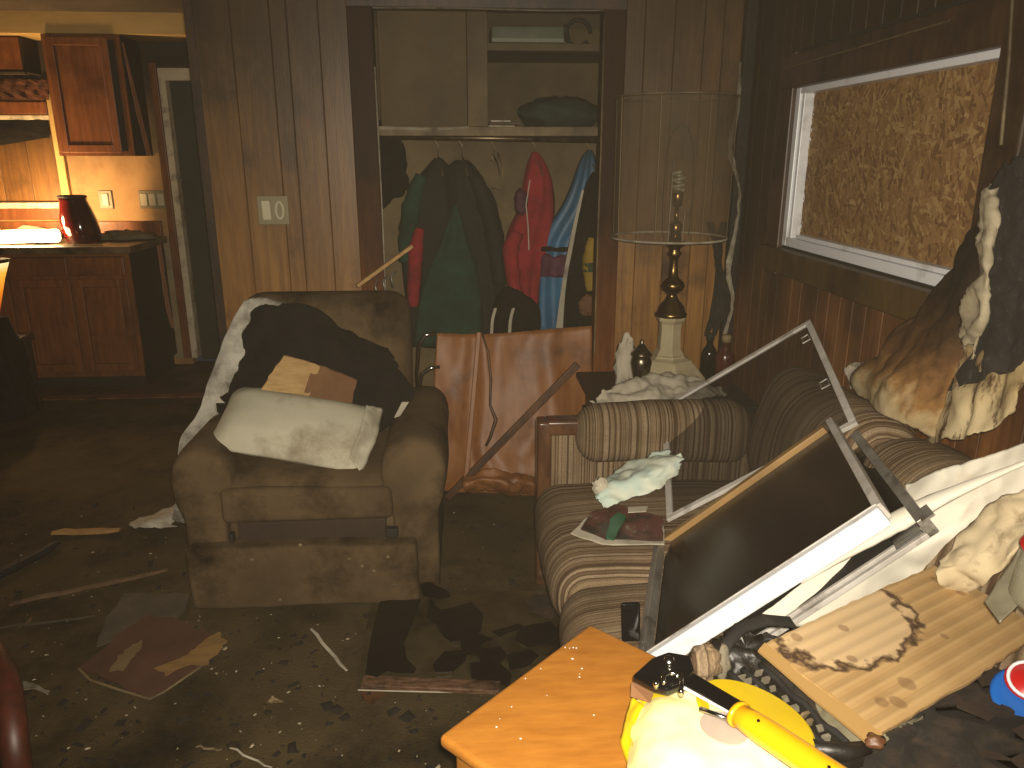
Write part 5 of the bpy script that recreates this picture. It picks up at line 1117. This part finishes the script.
# small chips everywhere
def chips(n, sd, mm, nm, lab, smax):
    r = random.Random(sd); V = []; Fc = []
    while len(Fc) < n * 5:
        px = r.uniform(-20, 640); py = r.uniform(500, 790); p_ = PZ(px, py, 0)
        if -.98 < p_.x < -.1 and 2.35 < p_.y: continue
        if p_.x > .24: continue
        s_ = r.uniform(.0015, smax) * (r.random() ** 2 + .3); a = r.uniform(0, 6.3); u = V3(math.cos(a), math.sin(a), r.uniform(-.3, .3)) * s_; v = V3(-math.sin(a), math.cos(a), 0) * s_ * r.uniform(.3, .9); h = V3(0, 0, s_ * .35 + .001)
        b = len(V); c_ = V3(p_.x, p_.y, .003); V += [c_ - u - v, c_ + u - v * .6, c_ + u * .7 + v, c_ - u * .8 + v, c_ + h]
        Fc += [(b, b + 1, b + 4), (b + 1, b + 2, b + 4), (b + 2, b + 3, b + 4), (b + 3, b, b + 4), (b + 3, b + 2, b + 1, b)]
    one(nm, (V, Fc), mm, lab, 'debris', kind='stuff')
chips(170, 3, m_crumb, 'pale_chips', 'pale plaster and paper chips strewn over the carpet', .007)
chips(600, 4, m_crumbdk, 'charcoal_chips', 'black charcoal crumbs strewn over the carpet', .022)
chips(70, 6, m_linen, 'white_specks', 'white specks of paint strewn over the carpet', .006)
# specks on the recliner footrest
sp_ = ([], [])
for i, (a, b) in enumerate(((252, 560), (349, 559), (362, 566), (388, 557), (374, 571), (300, 545), (280, 600), (395, 585))):
    c_ = PY(a, b, 2.352); sp_ = merge(sp_, crumple(tuple(c_), (.006, .003, .005), .4, 2, i, 8))
one('footrest_specks', sp_, m_tan, 'pale flakes stuck to the recliner footrest', 'debris', kind='stuff')

# ------------------------------------------------------------------ red-brown wooden chair cut by the lower left corner
t = thing('wooden_armchair', 'dark red wooden chair back cut off by the lower left corner', 'chair', (-.98, 1.05, 0))
lp = [PZ(-8, 640, .55), PZ(2, 665, .54), PZ(10, 700, .52), PZ(14, 740, .48), PZ(18, 780, .40), PZ(14, 830, .25)]
mesh_obj('rear_post', tube([Vector(cr([np.array(q) for q in lp], i / 16)) for i in range(17)], [.014 + .010 * min(1, i / 5) for i in range(17)], 14), m_redwood, t, smooth=True)
pl_ = Vector(cr([np.array(q) for q in lp], 1)); 
mesh_obj('leg', tube([pl_, V3(pl_.x - .01, pl_.y - .02, 0)], [.024, .018], 12), m_redwood, t, smooth=True)
mesh_obj('seat', rbox((pl_.x - .24, pl_.y - .10, .40), (.44, .42, .035), .014, 2), m_redwood, t, smooth=True)
for dx, dy in ((-.42, .06), (-.42, -.28), (-.05, -.28)): mesh_obj('leg', tube([(pl_.x + dx, pl_.y + dy, .385), (pl_.x + dx, pl_.y + dy, 0)], [.022, .017], 12), m_redwood, t, smooth=True)
